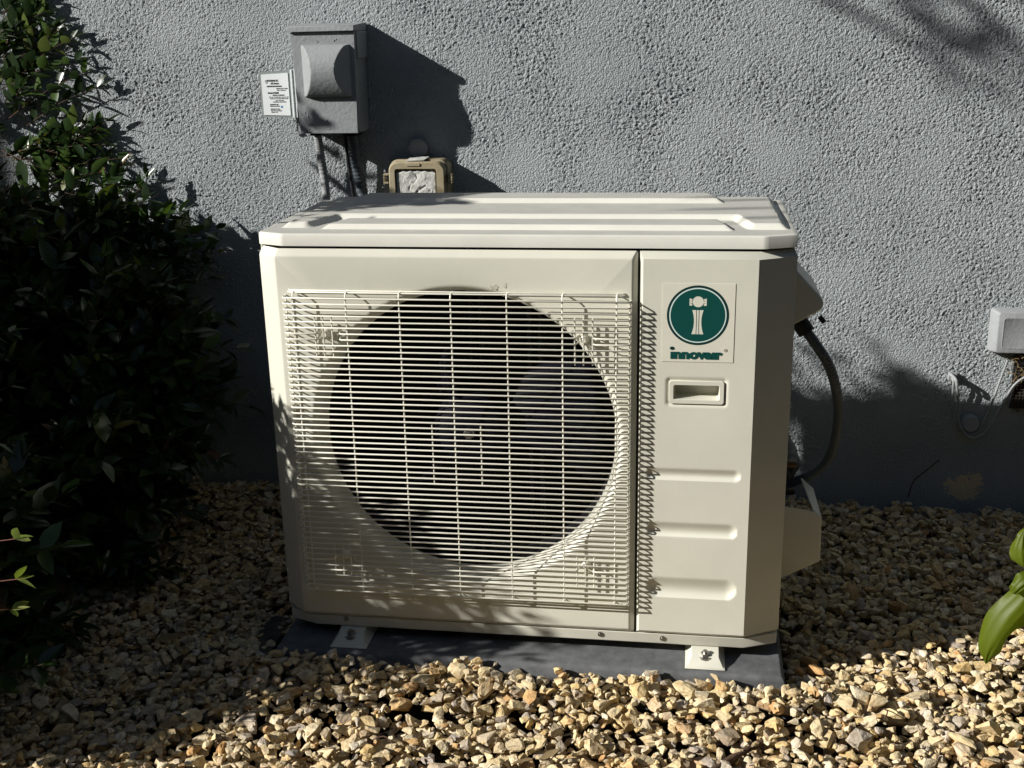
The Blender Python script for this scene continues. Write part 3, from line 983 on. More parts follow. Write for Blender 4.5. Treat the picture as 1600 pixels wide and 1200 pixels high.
# ------------------------------------------------------------------ conduit and pipes at the right
pts = spline([(0.985, 0.275, Zz(0.552)), (1.008, 0.270, Zz(0.524)), (1.046, 0.280, Zz(0.462)), (1.069, 0.310, Zz(0.370)), (1.066, 0.340, Zz(0.275)), (1.040, 0.350, Zz(0.225)), (0.99, 0.350, Zz(0.195)), (0.945, 0.34, Zz(0.19))], 260)
mb = MB()
mb.tube(pts, [0.0100 + 0.0007 * math.sin(i * 1.9) for i in range(260)], 14)
fc = thing('flexible_conduit', 'dark ribbed flexible conduit looping beside the right end of the unit', 'conduit', (1.05, 0.31, Zz(0.2)))
obj('hose', mb, m_conduit, fc, smooth=70)
mb = MB(); mb.tube([(0.979, 0.275, Zz(0.563)), (0.995, 0.272, Zz(0.540))], 0.0165, 12); mb.tube([(1.018, 0.275, Zz(0.571)), (1.027, 0.275, Zz(0.560))], 0.005, 8)
obj('connector', mb, m_rubber, fc, smooth=40)
mb = MB()
pl = spline([(0.965, 0.31, Zz(0.225)), (0.985, 0.34, Zz(0.232)), (0.990, 0.42, Zz(0.236)), (0.97, 0.62, Zz(0.24)), (0.95, 0.91, Zz(0.25))], 40)
mb.tube(pl, [0.015 + 0.0012 * math.sin(i * 1.3) for i in range(40)], 12)
tag(obj('refrigerant_pipe', mb, m_rubber, smooth=60), 'black foam wrapped pipe between the valve cover and the wall', 'pipe')

# ------------------------------------------------------------------ electrical disconnect box on the wall
box = thing('disconnect_box', 'grey painted electrical box with a bulging cover high on the stucco wall', 'electrical box', (-0.108, 0.86, Zz(0.875)))
mb = MB(); mb.box(-0.186, -0.0305, 0.818, 0.906, Zz(0.879), Zz(1.118)); obj('housing', mb, m_greypaint, box, bevel=0.002)
mb = MB()
vs = [(-0.1835, 0.802, Zz(1.1135)), (-0.0270, 0.802, Zz(1.1135)), (-0.0330, 0.806, Zz(0.8785)), (-0.1760, 0.806, Zz(0.8785))]
vs += [(-0.1855, 0.8165, Zz(1.1135)), (-0.0268, 0.8165, Zz(1.1135)), (-0.0325, 0.8165, Zz(0.8770)), (-0.1780, 0.8165, Zz(0.8770))]
mb.add(vs, [(0, 1, 2, 3), (7, 6, 5, 4), (0, 4, 5, 1), (1, 5, 6, 2), (2, 6, 7, 3), (3, 7, 4, 0)])
for i in range(26):
    x = random.uniform(-0.165, -0.045); z = random.choice((random.uniform(1.09, 1.11), random.uniform(0.885, 0.955), random.uniform(0.885, 0.955)))
    r = random.uniform(0.0008, 0.0021)
    l = random.uniform(1, 2.6)
    y = 0.802 + 0.004 * (1.1135 - z) / 0.235
    vs = [(x, y - r, Zz(z))] + [(x + r * math.cos(a), y + 0.0006, Zz(z) + r * l * math.sin(a)) for a in [k * math.pi / 3 for k in range(6)]]
    mb.add(vs, [(0, 1 + k, 1 + (k + 1) % 6) for k in range(6)])
obj('cover', mb, m_greypaint, box, bevel=0.0016)
# bulge: front arched along its height, flanks cut it at a slant
mb = MB()
n1, n2 = 56, 64
bx0, bx1, bz0, bz1 = -0.1600, -0.0390, 0.9640, 1.0855
G = np.zeros((n1, n2, 3))
for i in range(n1):
    for j in range(n2):
        u, v = i / (n1 - 1), j / (n2 - 1)
        w = 2 * v - 1
        z = bz0 + (bz1 - bz0) * v
        x = bx0 + (bx1 - bx0) * u
        hf = 0.0370 * (1 - 0.74 * w * w)
        hfl = 1.12 * (x - bx0) + 0.0015
        hfr = 1.12 * (bx1 - x) + 0.0015
        endk = min(1.0, (1 - abs(w)) / 0.075 + 0.0)
        h = min(hf * (0.55 + 0.45 * endk) if abs(w) < 0.999 else 0, hfl * min(1, endk * 2), hfr * min(1, endk * 2))
        if i in (0, n1 - 1) or j in (0, n2 - 1): h = -0.002
        yb_ = 0.802 + 0.004 * (1.1135 - z) / 0.235
        G[i, j] = (x, yb_ - h, Zz(z))
mb.grid(G)
obj('bulge', mb, m_greypaint, box, smooth=35)
mb = MB()
vs = [(-0.1890, 0.794, Zz(1.1145)), (-0.0245, 0.794, Zz(1.1145)), (-0.0245, 0.796, Zz(1.1275)), (-0.1890, 0.796, Zz(1.1275))]
vs += [(-0.1890, 0.906, Zz(1.1145)), (-0.0245, 0.906, Zz(1.1145)), (-0.0245, 0.906, Zz(1.134)), (-0.1890, 0.906, Zz(1.134))]
mb.add(vs, [(0, 1, 2, 3), (7, 6, 5, 4), (0, 4, 5, 1), (1, 5, 6, 2), (2, 6, 7, 3), (3, 7, 4, 0)])
mb.box(-0.0300, -0.0238, 0.815, 0.905, Zz(1.052), Zz(1.1140))
obj('hood', mb, m_greypaint, box, bevel=0.0016)
mb = MB(); mb.tube([(-0.178, 0.800, Zz(0.876)), (-0.172, 0.795, Zz(0.873)), (-0.158, 0.797, Zz(0.874))], 0.0022, 6); mb.box(-0.176, -0.170, 0.799, 0.82, Zz(0.872), Zz(0.878))
obj('latch', mb, m_greylight, box, smooth=40)
for a_ in ((-0.072, -0.046, 0.83, 0.895, Zz(0.868), Zz(0.8785)), (-0.166, -0.142, 0.845, 0.888, Zz(0.869), Zz(0.8785))):
    mb = MB(); mb.box(*a_); obj('conduit_hub', mb, m_rubber, box, bevel=0.002)
# conduits down from the box
for nm, p, r, mm, lb in (('conduit', [(-0.155, 0.868, Zz(0.868)), (-0.152, 0.872, Zz(0.82)), (-0.145, 0.872, Zz(0.72)), (-0.13, 0.80, Zz(0.5)), (-0.09, 0.62, Zz(0.33)), (-0.02, 0.46, Zz(0.27))], 0.0104, m_cablegrey, 'thin grey painted conduit, left one below the electrical box'),
                         ('conduit', [(-0.061, 0.862, Zz(0.868)), (-0.058, 0.866, Zz(0.80)), (-0.048, 0.868, Zz(0.70)), (-0.03, 0.80, Zz(0.48)), (0.02, 0.6, Zz(0.33)), (0.06, 0.43, Zz(0.27))], 0.0142, m_conduit, 'thicker dark conduit, right one below the electrical box')):
    mb = MB(); q = spline(p, 160); mb.tube(q, [r * (1 + 0.06 * math.sin(i * 1.7)) for i in range(160)], 12)
    tag(obj(nm, mb, mm, smooth=70), lb, 'conduit', 'conduits running down from the electrical box')
mb = MB(); mb.tube(spline([(-0.086, 0.872, Zz(0.872)), (-0.083, 0.876, Zz(0.80)), (-0.074, 0.878, Zz(0.70)), (-0.05, 0.84, Zz(0.48))], 40), 0.004, 8)
tag(obj('cable', mb, m_rubber, smooth=60), 'thin dark cable pressed against the thicker dark conduit', 'cable')

# card in its clear sleeve beside the box
tg = thing('data_card', 'white printed card in a clear sleeve, left of the electrical box', 'card', (-0.255, 0.885, Zz(0.91)))
ty = 0.872
def cardquad(x0, x1, y, t, z0, z1, sk=0.0, sz=0.0):
    m_ = MB()
    vs = []
    for yy in (y, y + t):
        vs += [(x0, yy, z0), (x1, yy, z0 - sz), (x1, yy, z1 + sz * 1.6), (x0, yy, z1)]
    m_.add(vs, [(0, 1, 2, 3), (7, 6, 5, 4), (0, 4, 5, 1), (1, 5, 6, 2), (2, 6, 7, 3), (3, 7, 4, 0)])
    return m_
obj('sleeve', cardquad(-0.2955, -0.2160, ty + 0.0016, 0.0015, Zz(0.9140), Zz(1.0215), sz=0.003), m_sleeve, tg)
cd = obj('card', cardquad(-0.2905, -0.2215, ty, 0.0015, Zz(0.9185), Zz(1.0160), sz=0.002), m_white, tg)
for k, (xa, xb, mm) in enumerate(((-0.2150, -0.2110, m_white), (-0.2095, -0.2062, m_sleeve), (-0.2050, -0.2008, m_white), (-0.1998, -0.187, m_sleeve))):
    m_ = MB(); m_.box(xa, xb, ty - 0.002 + 0.003 * (k % 2), ty + 0.004, Zz(0.9120), Zz(1.0265)); obj('hinge_strip', m_, mm, tg)
lines = [('INTERMATIC', 0.0060, -0.2765, 0.9990, 0.030, 0.0003), ('AG Series', 0.0058, -0.2670, 0.9925, 0.022, 0.00035), ('SURGE PROTECTIVE DEVICE', 0.0040, -0.2775, 0.9862, 0.0385, 0.00028),
         ('120/240 VAC 50/60', 0.0036, -0.2540, 0.9807, 0.029, 0.0001), ('Type 1 Enclosure', 0.0036, -0.2520, 0.9770, 0.023, 0.0001),
         ('Model AG3000', 0.0050, -0.2760, 0.9700, 0.028, 0.0004), ('SURGE CURRENT', 0.0036, -0.2640, 0.9650, 0.031, 0.0002),
         ('For use on single phase systems only', 0.0034, -0.2735, 0.9608, 0.050, 0.00012), ('Not for use on ungrounded circuits', 0.0034, -0.2715, 0.9570, 0.047, 0.00012), ('see manual', 0.0034, -0.2580, 0.9528, 0.021, 0.00008),
         ('installation instructions', 0.0036, -0.2640, 0.9490, 0.034, 0.0002), ('INTERMATIC INC', 0.0036, -0.2728, 0.9425, 0.022, 0.00015), ('Spring Grove Illinois', 0.0036, -0.2728, 0.9388, 0.025, 0.00015),
         ('MADE IN USA', 0.0036, -0.2718, 0.9315, 0.024, 0.00018), ('Patents pending', 0.0036, -0.2712, 0.9278, 0.027, 0.00018), ('Rev A', 0.0036, -0.2708, 0.9241, 0.017, 0.00015)]
for body, size, x, z, wd, bd in lines:
    text_mesh('card_lettering', body, size, x, Zz(z), ty - 0.0002, m_ink, cd, bold=bd, depth=0.0001, width=wd)
m_ = MB(); m_.box(-0.2450, -0.2400, ty - 0.0003, ty + 0.0002, Zz(0.9355), Zz(0.9405)); obj('printed_mark', m_, m_blue, cd)
m_ = MB(); m_.box(-0.2810, -0.2765, ty - 0.0003, ty + 0.0002, Zz(0.9995), Zz(1.0020)); m_.box(-0.2800, -0.2745, ty - 0.0003, ty + 0.0002, Zz(0.9950), Zz(0.9972)); obj('printed_mark', m_, m_ink, cd)

# ------------------------------------------------------------------ beige weathered box on the wall behind the unit
ub = thing('utility_box', 'weathered beige box with flaking white cover, just behind the unit lid', 'utility box', (0.10, 0.87, Zz(0.60)))
mb = MB(); mb.extrude_y([(x, Zz(z)) for x, z in rrect(0.028, 0.176, 0.600, 0.809, 0.022, 6)], 0.852, 0.908); obj('housing', mb, m_beige, ub, bevel=0.003)
# cover frame with a recessed middle
mb = MB()
O_ = rrect(0.031, 0.172, 0.603, 0.8065, 0.022, 6); I_ = rrect(0.0465, 0.1510, 0.615, 0.7895, 0.006, 6)
n = len(O_)
rings = [[(x, 0.8515, Zz(z)) for x, z in O_], [(x, 0.836, Zz(z)) for x, z in O_], [(0.1015 + (x - 0.1015) * 0.955, 0.830, 0.705 + Z0 + (z - 0.705) * 0.965) for x, z in O_], [(x, 0.830, Zz(z)) for x, z in I_], [(x, 0.840, Zz(z)) for x, z in I_]]
fs = [(q * n + i, q * n + (i + 1) % n, (q + 1) * n + (i + 1) % n, (q + 1) * n + i) for q in range(4) for i in range(n)]
fs.append(tuple(range(4 * n, 5 * n)))
mb.add(sum(rings, []), fs)
cv = obj('cover', mb, m_beige, ub, smooth=40)
mb = MB(); mb.extrude_y([(x, Zz(z)) for x, z in rrect(0.0765, 0.1115, 0.7960, 0.8030, 0.0015, 3)], 0.8280, 0.8320); obj('raised_label', mb, m_beige, cv, bevel=0.0006)
# flaking sheet, top edge ragged, lifted unevenly with cracks
n1, n2 = 40, 54
G = np.zeros((n1, n2, 3))
rs = np.random.default_rng(5)
lift = rs.standard_normal((8, 11)) * 0.0007
for i in range(n1):
    for j in range(n2):
        u, v = i / (n1 - 1), j / (n2 - 1)
        a, b = u * 6.99, v * 9.99
        i0, j0 = int(a), int(b); fu, fv = a - i0, b - j0
        lf = (lift[i0, j0] * (1 - fu) * (1 - fv) + lift[i0 + 1, j0] * fu * (1 - fv) + lift[i0, j0 + 1] * (1 - fu) * fv + lift[i0 + 1, j0 + 1] * fu * fv)
        crack = 0.0025 if abs((u - 0.42) + 0.10 * math.sin(v * 19)) < 0.018 or (abs(v - 0.72 - 0.05 * math.sin(u * 11)) < 0.012 and u > 0.4) else 0
        zt_ = 0.7845 - 0.0025 * abs(math.sin(u * 17)) - 0.004 * (abs(u - 0.5) * 2) ** 3
        G[i, j] = (0.0495 + 0.0985 * u, 0.8355 - lf + crack, Zz(0.617 + (zt_ - 0.617) * v))
mb = MB(); mb.grid(G)
obj('flaking_sheet', mb, m_flake, cv, smooth=40, solid=0.001)
mb = MB(); mb.add([(0.076, 0.834, Zz(0.8085)), (0.122, 0.834, Zz(0.8105)), (0.126, 0.872, Zz(0.8135)), (0.080, 0.872, Zz(0.8125))], [(0, 1, 2, 3)])
obj('lifted_flake', mb, m_flake, ub, solid=0.002)
for s_, xx in ((-1, 0.0275), (1, 0.1765)):
    mb = MB()
    a, b = sorted((xx, xx + s_ * 0.012))
    mb.box(a, b, 0.838, 0.858, Zz(0.772), Zz(0.776)); mb.box(a, b, 0.838, 0.858, Zz(0.752), Zz(0.757))
    a, b = sorted((xx + s_ * 0.008, xx + s_ * 0.012)); mb.box(a, b, 0.838, 0.858, Zz(0.7575), Zz(0.7715))
    mb.tube([(xx + s_ * 0.004, 0.842, Zz(0.766)), (xx + s_ * 0.013, 0.840, Zz(0.766))], 0.003, 8)
    obj('latch', mb, m_beige, ub, bevel=0.0008)
mb = MB(); mb.ring_y(0.093, Zz(0.832), [(0.0, 0.896), (0.018, 0.896), (0.0205, 0.892), (0.024, 0.894), (0.025, 0.908)], 32)
tag(obj('wall_plate', mb, m_greypaint, smooth=40), 'small round grey plate on the wall above the beige box', 'cover plate')

# ------------------------------------------------------------------ junction box, vent, cap and cables at the right
jb = thing('junction_box', 'pale grey painted box on the wall at the right edge', 'electrical box', (1.57, 0.89, Zz(0.335)))
mb = MB()
def loft(ringsl, close=True):
    n = len(ringsl[0])
    fs = [(q * n + i, q * n + (i + 1) % n, (q + 1) * n + (i + 1) % n, (q + 1) * n + i) for q in range(len(ringsl) - 1) for i in range(n)]
    fs.append(tuple(range((len(ringsl) - 1) * n, len(ringsl) * n)))
    mb.add(sum(ringsl, []), fs)
loft([[(x, 0.909, Zz(z)) for x, z in rrect(1.489, 1.650, 0.335, 0.4440, 0.008)], [(x, 0.895, Zz(z)) for x, z in rrect(1.491, 1.648, 0.336, 0.443, 0.008)], [(x, 0.876, Zz(z)) for x, z in rrect(1.5015, 1.638, 0.3395, 0.4380, 0.006)], [(x, 0.875, Zz(z)) for x, z in rrect(1.5035, 1.636, 0.341, 0.4365, 0.005)]])
jbb = obj('housing', mb, m_greylight, jb, smooth=40)
mb = MB()
loft([[(x, 0.8755, Zz(z)) for x, z in rrect(1.5130, 1.628, 0.3500, 0.4270, 0.006)], [(x, 0.8742, Zz(z)) for x, z in rrect(1.5138, 1.627, 0.3508, 0.4262, 0.006)], [(x, 0.8742, Zz(z)) for x, z in rrect(1.5150, 1.626, 0.3520, 0.4250, 0.005)], [(x, 0.8748, Zz(z)) for x, z in rrect(1.5158, 1.625, 0.3528, 0.4242, 0.005)]])
obj('cover', mb, m_greylight, jb, smooth=40)
vt = thing('wall_vent', 'dark mesh vent in the wall under the pale junction box', 'vent', (1.62, 0.9, Zz(0.19)))
mb = MB(); mb.box(1.5555, 1.72, 0.898, 0.912, Zz(0.192), Zz(0.331)); obj('opening', mb, m_black, vt)
mb = MB()
m_screen = mat('rusty_screen', (0.05, 0.042, 0.035), 0.8, 0.2)
for i in range(20):
    x = 1.557 + i * 0.008; mb.box(x, x + 0.0018, 0.8940, 0.8962, Zz(0.193), Zz(0.30))
for i in range(14):
    z = Zz(0.194 + i * 0.008); mb.box(1.556, 1.718, 0.8925, 0.8938, z, z + 0.0018)
obj('screen', mb, m_screen, vt)
mb = MB()
for i in range(26):
    p = Vector((1.548 + random.uniform(-0.006, 0.03), 0.888 + random.uniform(-0.004, 0.008), Zz(0.30) + random.uniform(-0.03, 0.03)))
    q = p + Vector((random.uniform(-0.02, 0.02), random.uniform(-0.006, 0.004), random.uniform(-0.02, 0.015)))
    mb.tube([p, (p + q) / 2 + Vector((0.002, 0, 0.003)), q], 0.0007, 4)
tag(obj('dry_rootlets', mb, m_dry), 'tangle of dry brown fibres hanging below the pale junction box', 'dry plant')
cp = MB(); cp.ring_y(1.465, Zz(0.152), [(0.0, 0.884), (0.018, 0.884), (0.0212, 0.887), (0.022, 0.892), (0.022, 0.909)], 36)
tag(obj('round_cap', cp, m_greypaint, smooth=40), 'round grey cap low on the wall inside the cable loop', 'cap')
for p, lb in (([(1.411, 0.893, Zz(0.268)), (1.4135, 0.884, Zz(0.262)), (1.4165, 0.888, Zz(0.225)), (1.426, 0.892, Zz(0.172)), (1.442, 0.892, Zz(0.136)), (1.465, 0.890, Zz(0.1245)), (1.489, 0.892, Zz(0.140)), (1.5075, 0.893, Zz(0.195)), (1.523, 0.892, Zz(0.262)), (1.536, 0.890, Zz(0.318))], 'thin pale cable looping under the round cap, inner strand'),
              ([(1.4130, 0.893, Zz(0.270)), (1.4200, 0.880, Zz(0.258)), (1.4290, 0.886, Zz(0.215)), (1.4350, 0.886, Zz(0.165)), (1.4520, 0.883, Zz(0.128)), (1.481, 0.884, Zz(0.118)), (1.512, 0.888, Zz(0.150)), (1.541, 0.889, Zz(0.222)), (1.562, 0.885, Zz(0.264)), (1.61, 0.880, Zz(0.300))], 'thin pale cable looping under the round cap, outer strand ending at the vent')):
    mb = MB(); mb.tube(spline(p, 70), 0.0030, 7); tag(obj('cable', mb, m_cablegrey, smooth=70), lb, 'cable', 'thin cables looped on the wall at the right')
mb = MB(); mb.tube(spline([(1.408, 0.908, Zz(0.276)), (1.409, 0.888, Zz(0.277)), (1.416, 0.872, Zz(0.270)), (1.421, 0.872, Zz(0.255))], 16), 0.0045, 8)
mb.box(1.404, 1.424, 0.896, 0.908, Zz(0.259), Zz(0.279))
tag(obj('cable_clip', mb, m_greylight, bevel=0.001), 'small painted clip on the wall that carries the thin cables', 'clip')
mb = MB(); mb.tube(spline([(1.335, 0.905, Zz(-0.055)), (1.345, 0.903, Zz(-0.01)), (1.375, 0.902, Zz(0.022)), (1.402, 0.903, Zz(0.05))], 20), 0.0016, 5)
tag(obj('stem', mb, m_bark), 'thin dark stalk leaning on the foot of the wall', 'twig')

# ------------------------------------------------------------------ gravel
def stone_templates(k):
    out = []
    for t in range(k):
        bm = bmesh.new()
        r = np.random.default_rng(100 + t)
        npt = int(r.integers(11, 19))
        p = r.standard_normal((npt, 3))
        p /= np.linalg.norm(p, axis=1)[:, None]
        p = np.sign(p) * np.abs(p) ** 0.72
        p *= r.uniform(0.72, 1.08, (npt, 1))
        vs = [bm.verts.new(q) for q in p]
        g = bmesh.ops.convex_hull(bm, input=vs)
        bmesh.ops.delete(bm, geom=[v for v in bm.verts if not v.link_faces], context='VERTS')
        bmesh.ops.triangulate(bm, faces=bm.faces)
        bmesh.ops.recalc_face_normals(bm, faces=bm.faces)
        bm.verts.index_update()
        v = np.array([q.co[:] for q in bm.verts]); f = np.array([[q.index for q in fc_.verts] for fc_ in bm.faces])
        v -= v.mean(0); v /= np.abs(v).max()
        out.append((v, f)); bm.free()
    return out


TEMPL = stone_templates(22)
def rough_up(v, f, seed):
    bm = bmesh.new()
    vs = [bm.verts.new(p) for p in v]
    for t in f: bm.faces.new([vs[i] for i in t])
    bmesh.ops.subdivide_edges(bm, edges=bm.edges[:], cuts=1, use_grid_fill=True)
    bmesh.ops.triangulate(bm, faces=bm.faces)
    bm.normal_update()
    r = np.random.default_rng(seed)
    n0 = len(v)
    for i, q in enumerate(list(bm.verts)):
        q.co += q.normal * float(r.normal(0.0, 0.055 if i >= n0 else 0.03) + (0.02 if i >= n0 else -0.03))
    bm.verts.index_update()
    out = (np.array([q.co[:] for q in bm.verts]), np.array([[q.index for q in fc_.verts] for fc_ in bm.faces]))
    bm.free()
    return out
TEMPL_HI = [rough_up(v, f, 300 + i) for i, (v, f) in enumerate(TEMPL)]
gx0, gx1, gy0, gy1, cell = -1.05, 2.15, -0.64, 0.908, 0.005
hm = np.full((int((gy1 - gy0) / cell) + 1, int((gx1 - gx0) / cell) + 1), -0.046)
_gy = np.linspace(gy0, gy1, hm.shape[0])[:, None]; _gx = np.linspace(gx0, gx1, hm.shape[1])[None, :]
def heap(x, y):
    return 0.046 * np.exp(-(np.minimum(0, y + 0.09) / 0.13) ** 2) * np.clip((0.02 - y) / 0.08, 0, 1) * np.clip((1.25 - x) / 0.3, 0, 1) * np.clip((x + 0.15) / 0.15, 0, 1)
hm = hm + heap(_gx, _gy)
stones = []
N_ST = 50000
px_, py_ = rng.uniform(gx0 + 0.02, gx1 - 0.02, N_ST), rng.uniform(gy0 + 0.02, gy1 - 0.014, N_ST)
size = np.clip(rng.lognormal(math.log(0.0097), 0.38, N_ST), 0.0042, 0.024)
order = np.argsort(np.where(np.arange(N_ST) < 21500, 0, 1) + rng.uniform(0, 0.9, N_ST))
def drop(x, y, s):
    if -0.022 - s * 0.4 < x < 0.968 + s * 0.5 and -0.062 - s * 0.55 < y < 0.487 + s * 0.6: return
    ax = s * rng.uniform(0.95, 1.45); ay = s * rng.uniform(0.75, 1.05); az = s * rng.uniform(0.45, 0.80)
    if y > YW - 0.012 - ax * 0.6: return
    rr = (ax + ay) / 2
    i0, i1 = max(0, int((x - rr - gx0) / cell)), int((x + rr - gx0) / cell) + 1
    j0, j1 = max(0, int((y - rr - gy0) / cell)), int((y + rr - gy0) / cell) + 1
    sub = hm[j0:j1 + 1, i0:i1 + 1]
    gy_, gx_ = np.mgrid[j0:j0 + sub.shape[0], i0:i0 + sub.shape[1]]
    d2 = ((gx_ * cell + gx0 - x) ** 2 + (gy_ * cell + gy0 - y) ** 2) / rr ** 2
    msk = d2 < 1
    if not msk.any(): return
    hv = sub[msk]
    zc = np.percentile(hv, 65) + az * 0.55
    if zc + az * 0.6 > 0.017 + heap(x, y): return
    top = zc + az * 0.8 * np.sqrt(np.clip(1 - d2, 0, 1))
    sub[msk] = np.maximum(sub, top)[msk]
    stones.append((x, y, zc, ax, ay, az, rng.uniform(0, 6.283), rng.normal(0, 0.32), rng.normal(0, 0.32), int(rng.integers(0, len(TEMPL)))))


for q in order: drop(px_[q], py_[q], size[q])
for rnd in range(3):                                     # fill the holes that are left with smaller chips
    hx_, hy_ = rng.uniform(gx0 + .02, gx1 - .02, 20000), rng.uniform(gy0 + .02, gy1 - .02, 20000)
    for x, y in zip(hx_, hy_):
        if hm[int((y - gy0) / cell), int((x - gx0) / cell)] < -0.012 + heap(x, y): drop(x, y, rng.uniform(0.0065, 0.0115))


def buried(t):
    i, j = int((t[0] - gx0) / cell), int((t[1] - gy0) / cell)
    return t[2] + t[5] * 0.9 < hm[max(0, j - 1):j + 2, max(0, i - 1):i + 2].min() - 0.024
stones = [t for t in stones if not buried(t)]


def stone_matrix(t):
    x, y, z, ax, ay, az, rz, rx_, ry_, k = t
    return Matrix.Translation((x, y, z)) @ Matrix.Rotation(rz, 4, 'Z') @ Matrix.Rotation(rx_, 4, 'X') @ Matrix.Rotation(ry_, 4, 'Y') @ Matrix.Diagonal((ax, ay, az, 1))


CP = Vector((0.7691, -1.9559, 1.1976)); CR, CU, CF = Vector(R_), Vector(U_), Vector(F_)
def screen(p):
    d = Vector(p) - CP
    z = d.dot(CF)
    return d.dot(CR) / z * 1.1303, d.dot(CU) / z * 1.1303, z      # half-width 0.5, half-height 0.375
cand = []
for si, t in enumerate(stones):
    u, v, z = screen(t[:3])
    if abs(u) < 0.505 and abs(v) < 0.385 and t[2] > -0.022:
        lit = 1.15 if (t[1] - t[0] / 2.1 < -0.25) else 1.0
        cand.append(((t[3] + t[4]) / z * lit, si))
cand.sort(reverse=True)
singles = set(si for _, si in cand[:300])
near = set(si for _, si in cand[:3600])
# shared meshes for single stones
smesh = []
for v, f in TEMPL_HI:
    smesh.append((v, f))
cache = {}
for si in singles:
    t = stones[si]
    k = t[9]
    key = k
    if key not in cache:
        me = fast_mesh('stone', smesh[k][0] * 0.0165, smesh[k][1], m_stone, False)
        cache[key] = me
    o = bpy.data.objects.new('stone', cache[key])
    C.objects.link(o)
    o.parent = ground
    o.matrix_local = stone_matrix(t) @ Matrix.Scale(1 / 0.0165, 4)
allv, allf, off = [], [], 0
for si, t in enumerate(stones):
    if si in singles: continue
    v, f = (TEMPL_HI if si in near else TEMPL)[t[9]]
    M = np.array(stone_matrix(t))
    allv.append(v @ M[:3, :3].T + M[:3, 3]); allf.append(f + off); off += len(v)
me = fast_mesh('gravel', np.vstack(allv), np.vstack(allf), m_stone, False)
gr = bpy.data.objects.new('gravel', me); C.objects.link(gr)
tag(gr, 'loose bed of angular cream and tan limestone gravel', 'gravel', kind='stuff')

# edging strip half buried left of the pad
mb = MB()
vs = []
for x0, x1, y, z in ((-0.115, -0.045, 0.13, 0.010), (-0.098, -0.040, 0.05, 0.016), (-0.078, -0.036, -0.03, 0.014), (-0.066, -0.034, -0.10, 0.006), (-0.052, -0.036, -0.165, -0.008)):
    vs += [(x0, y, z - 0.012), ((x0 + x1) / 2, y, z + 0.004), (x1, y, z), (x1 + 0.004, y, -0.04), (x0 - 0.01, y, -0.04)]
fs = [(q * 5 + i, q * 5 + i + 1, q * 5 + 6 + i, q * 5 + 5 + i) for q in range(4) for i in range(3)]
fs += [(0, 1, 2, 3, 4), (20, 21, 22, 23, 24)]
mb.add(vs, fs)
tag(obj('edging_strip', mb, m_edging, smooth=50), 'dark mud coated strip half buried in gravel left of the pad', 'edging')

# stick in the gravel, fallen leaves
mb = MB(); q = spline([(0.80, -0.315, 0.006), (0.862, -0.252, 0.014), (0.915, -0.203, 0.016), (0.965, -0.158, 0.012), (1.0, -0.13, 0.004)], 30)
mb.tube(q, [0.0062 * (1 - 0.25 * i / 29) * (1 + 0.06 * math.sin(i * 2.1)) for i in range(30)], 8)
tag(obj('stick', mb, m_bark, smooth=60), 'brown stick lying across the sunlit gravel near the front', 'stick')


def leaf_grid(L, Wd, fold=0.25, droop=0.25, n=6, wav=0.0, seed=0):
    """leaf lying along +x, upper side +z; rows of three vertices and a tip"""
    rr = random.Random(seed)
    V_, F_2 = [(0, 0, 0)], []
    ts = [i / n for i in range(1, n)]
    for t in ts:
        w = Wd * 0.5 * (math.sin(math.pi * t ** 0.85) ** 0.9) * (1 - 0.15 * t)
        z = -droop * L * t * t
        dz = fold * w
        wv = wav * L * rr.uniform(-1, 1)
        V_ += [(t * L, -w, z + dz + wv), (t * L, 0, z), (t * L, w, z + dz - wv)]
    V_.append((L, 0, -droop * L))
    F_2 += [(0, 1, 2), (0, 2, 3)]
    for k in range(n - 2):
        a = 1 + 3 * k
        F_2 += [(a, a + 3, a + 4), (a, a + 4, a + 1), (a + 1, a + 4, a + 5), (a + 1, a + 5, a + 2)]
    a = 1 + 3 * (n - 2); tip = len(V_) - 1
    F_2 += [(a, tip, a + 1), (a + 1, tip, a + 2)]
    return np.array(V_), np.array(F_2)


def lay_leaf(name, loc, rz, L, Wd, m, label, tilt=0.2):
    v, f = leaf_grid(L, Wd, 0.35, -0.12, 7, 0.02, int(L * 1e4))
    me = fast_mesh(name, v, f, m, True)
    o = bpy.data.objects.new(name, me); C.objects.link(o)
    o.location = loc; o.rotation_euler = (0.25, tilt, rz)
    tag(o, label, 'leaf', 'fallen leaves on the gravel')
lay_leaf('fallen_leaf', (0.640, -0.078, 0.026), 0.9, 0.040, 0.013, m_yellow, 'small bright yellow fallen leaf on gravel in front of the pad', 0.1)
lay_leaf('fallen_leaf', (-0.285, -0.012, 0.022), 0.25, 0.075, 0.022, m_dry, 'long pale dry leaf on shaded gravel left of the unit', -0.05)
lay_leaf('fallen_leaf', (0.71, -0.19, 0.022), -0.6, 0.045, 0.012, m_dry, 'narrow tan dry leaf on sunlit gravel behind the stick', 0.0)

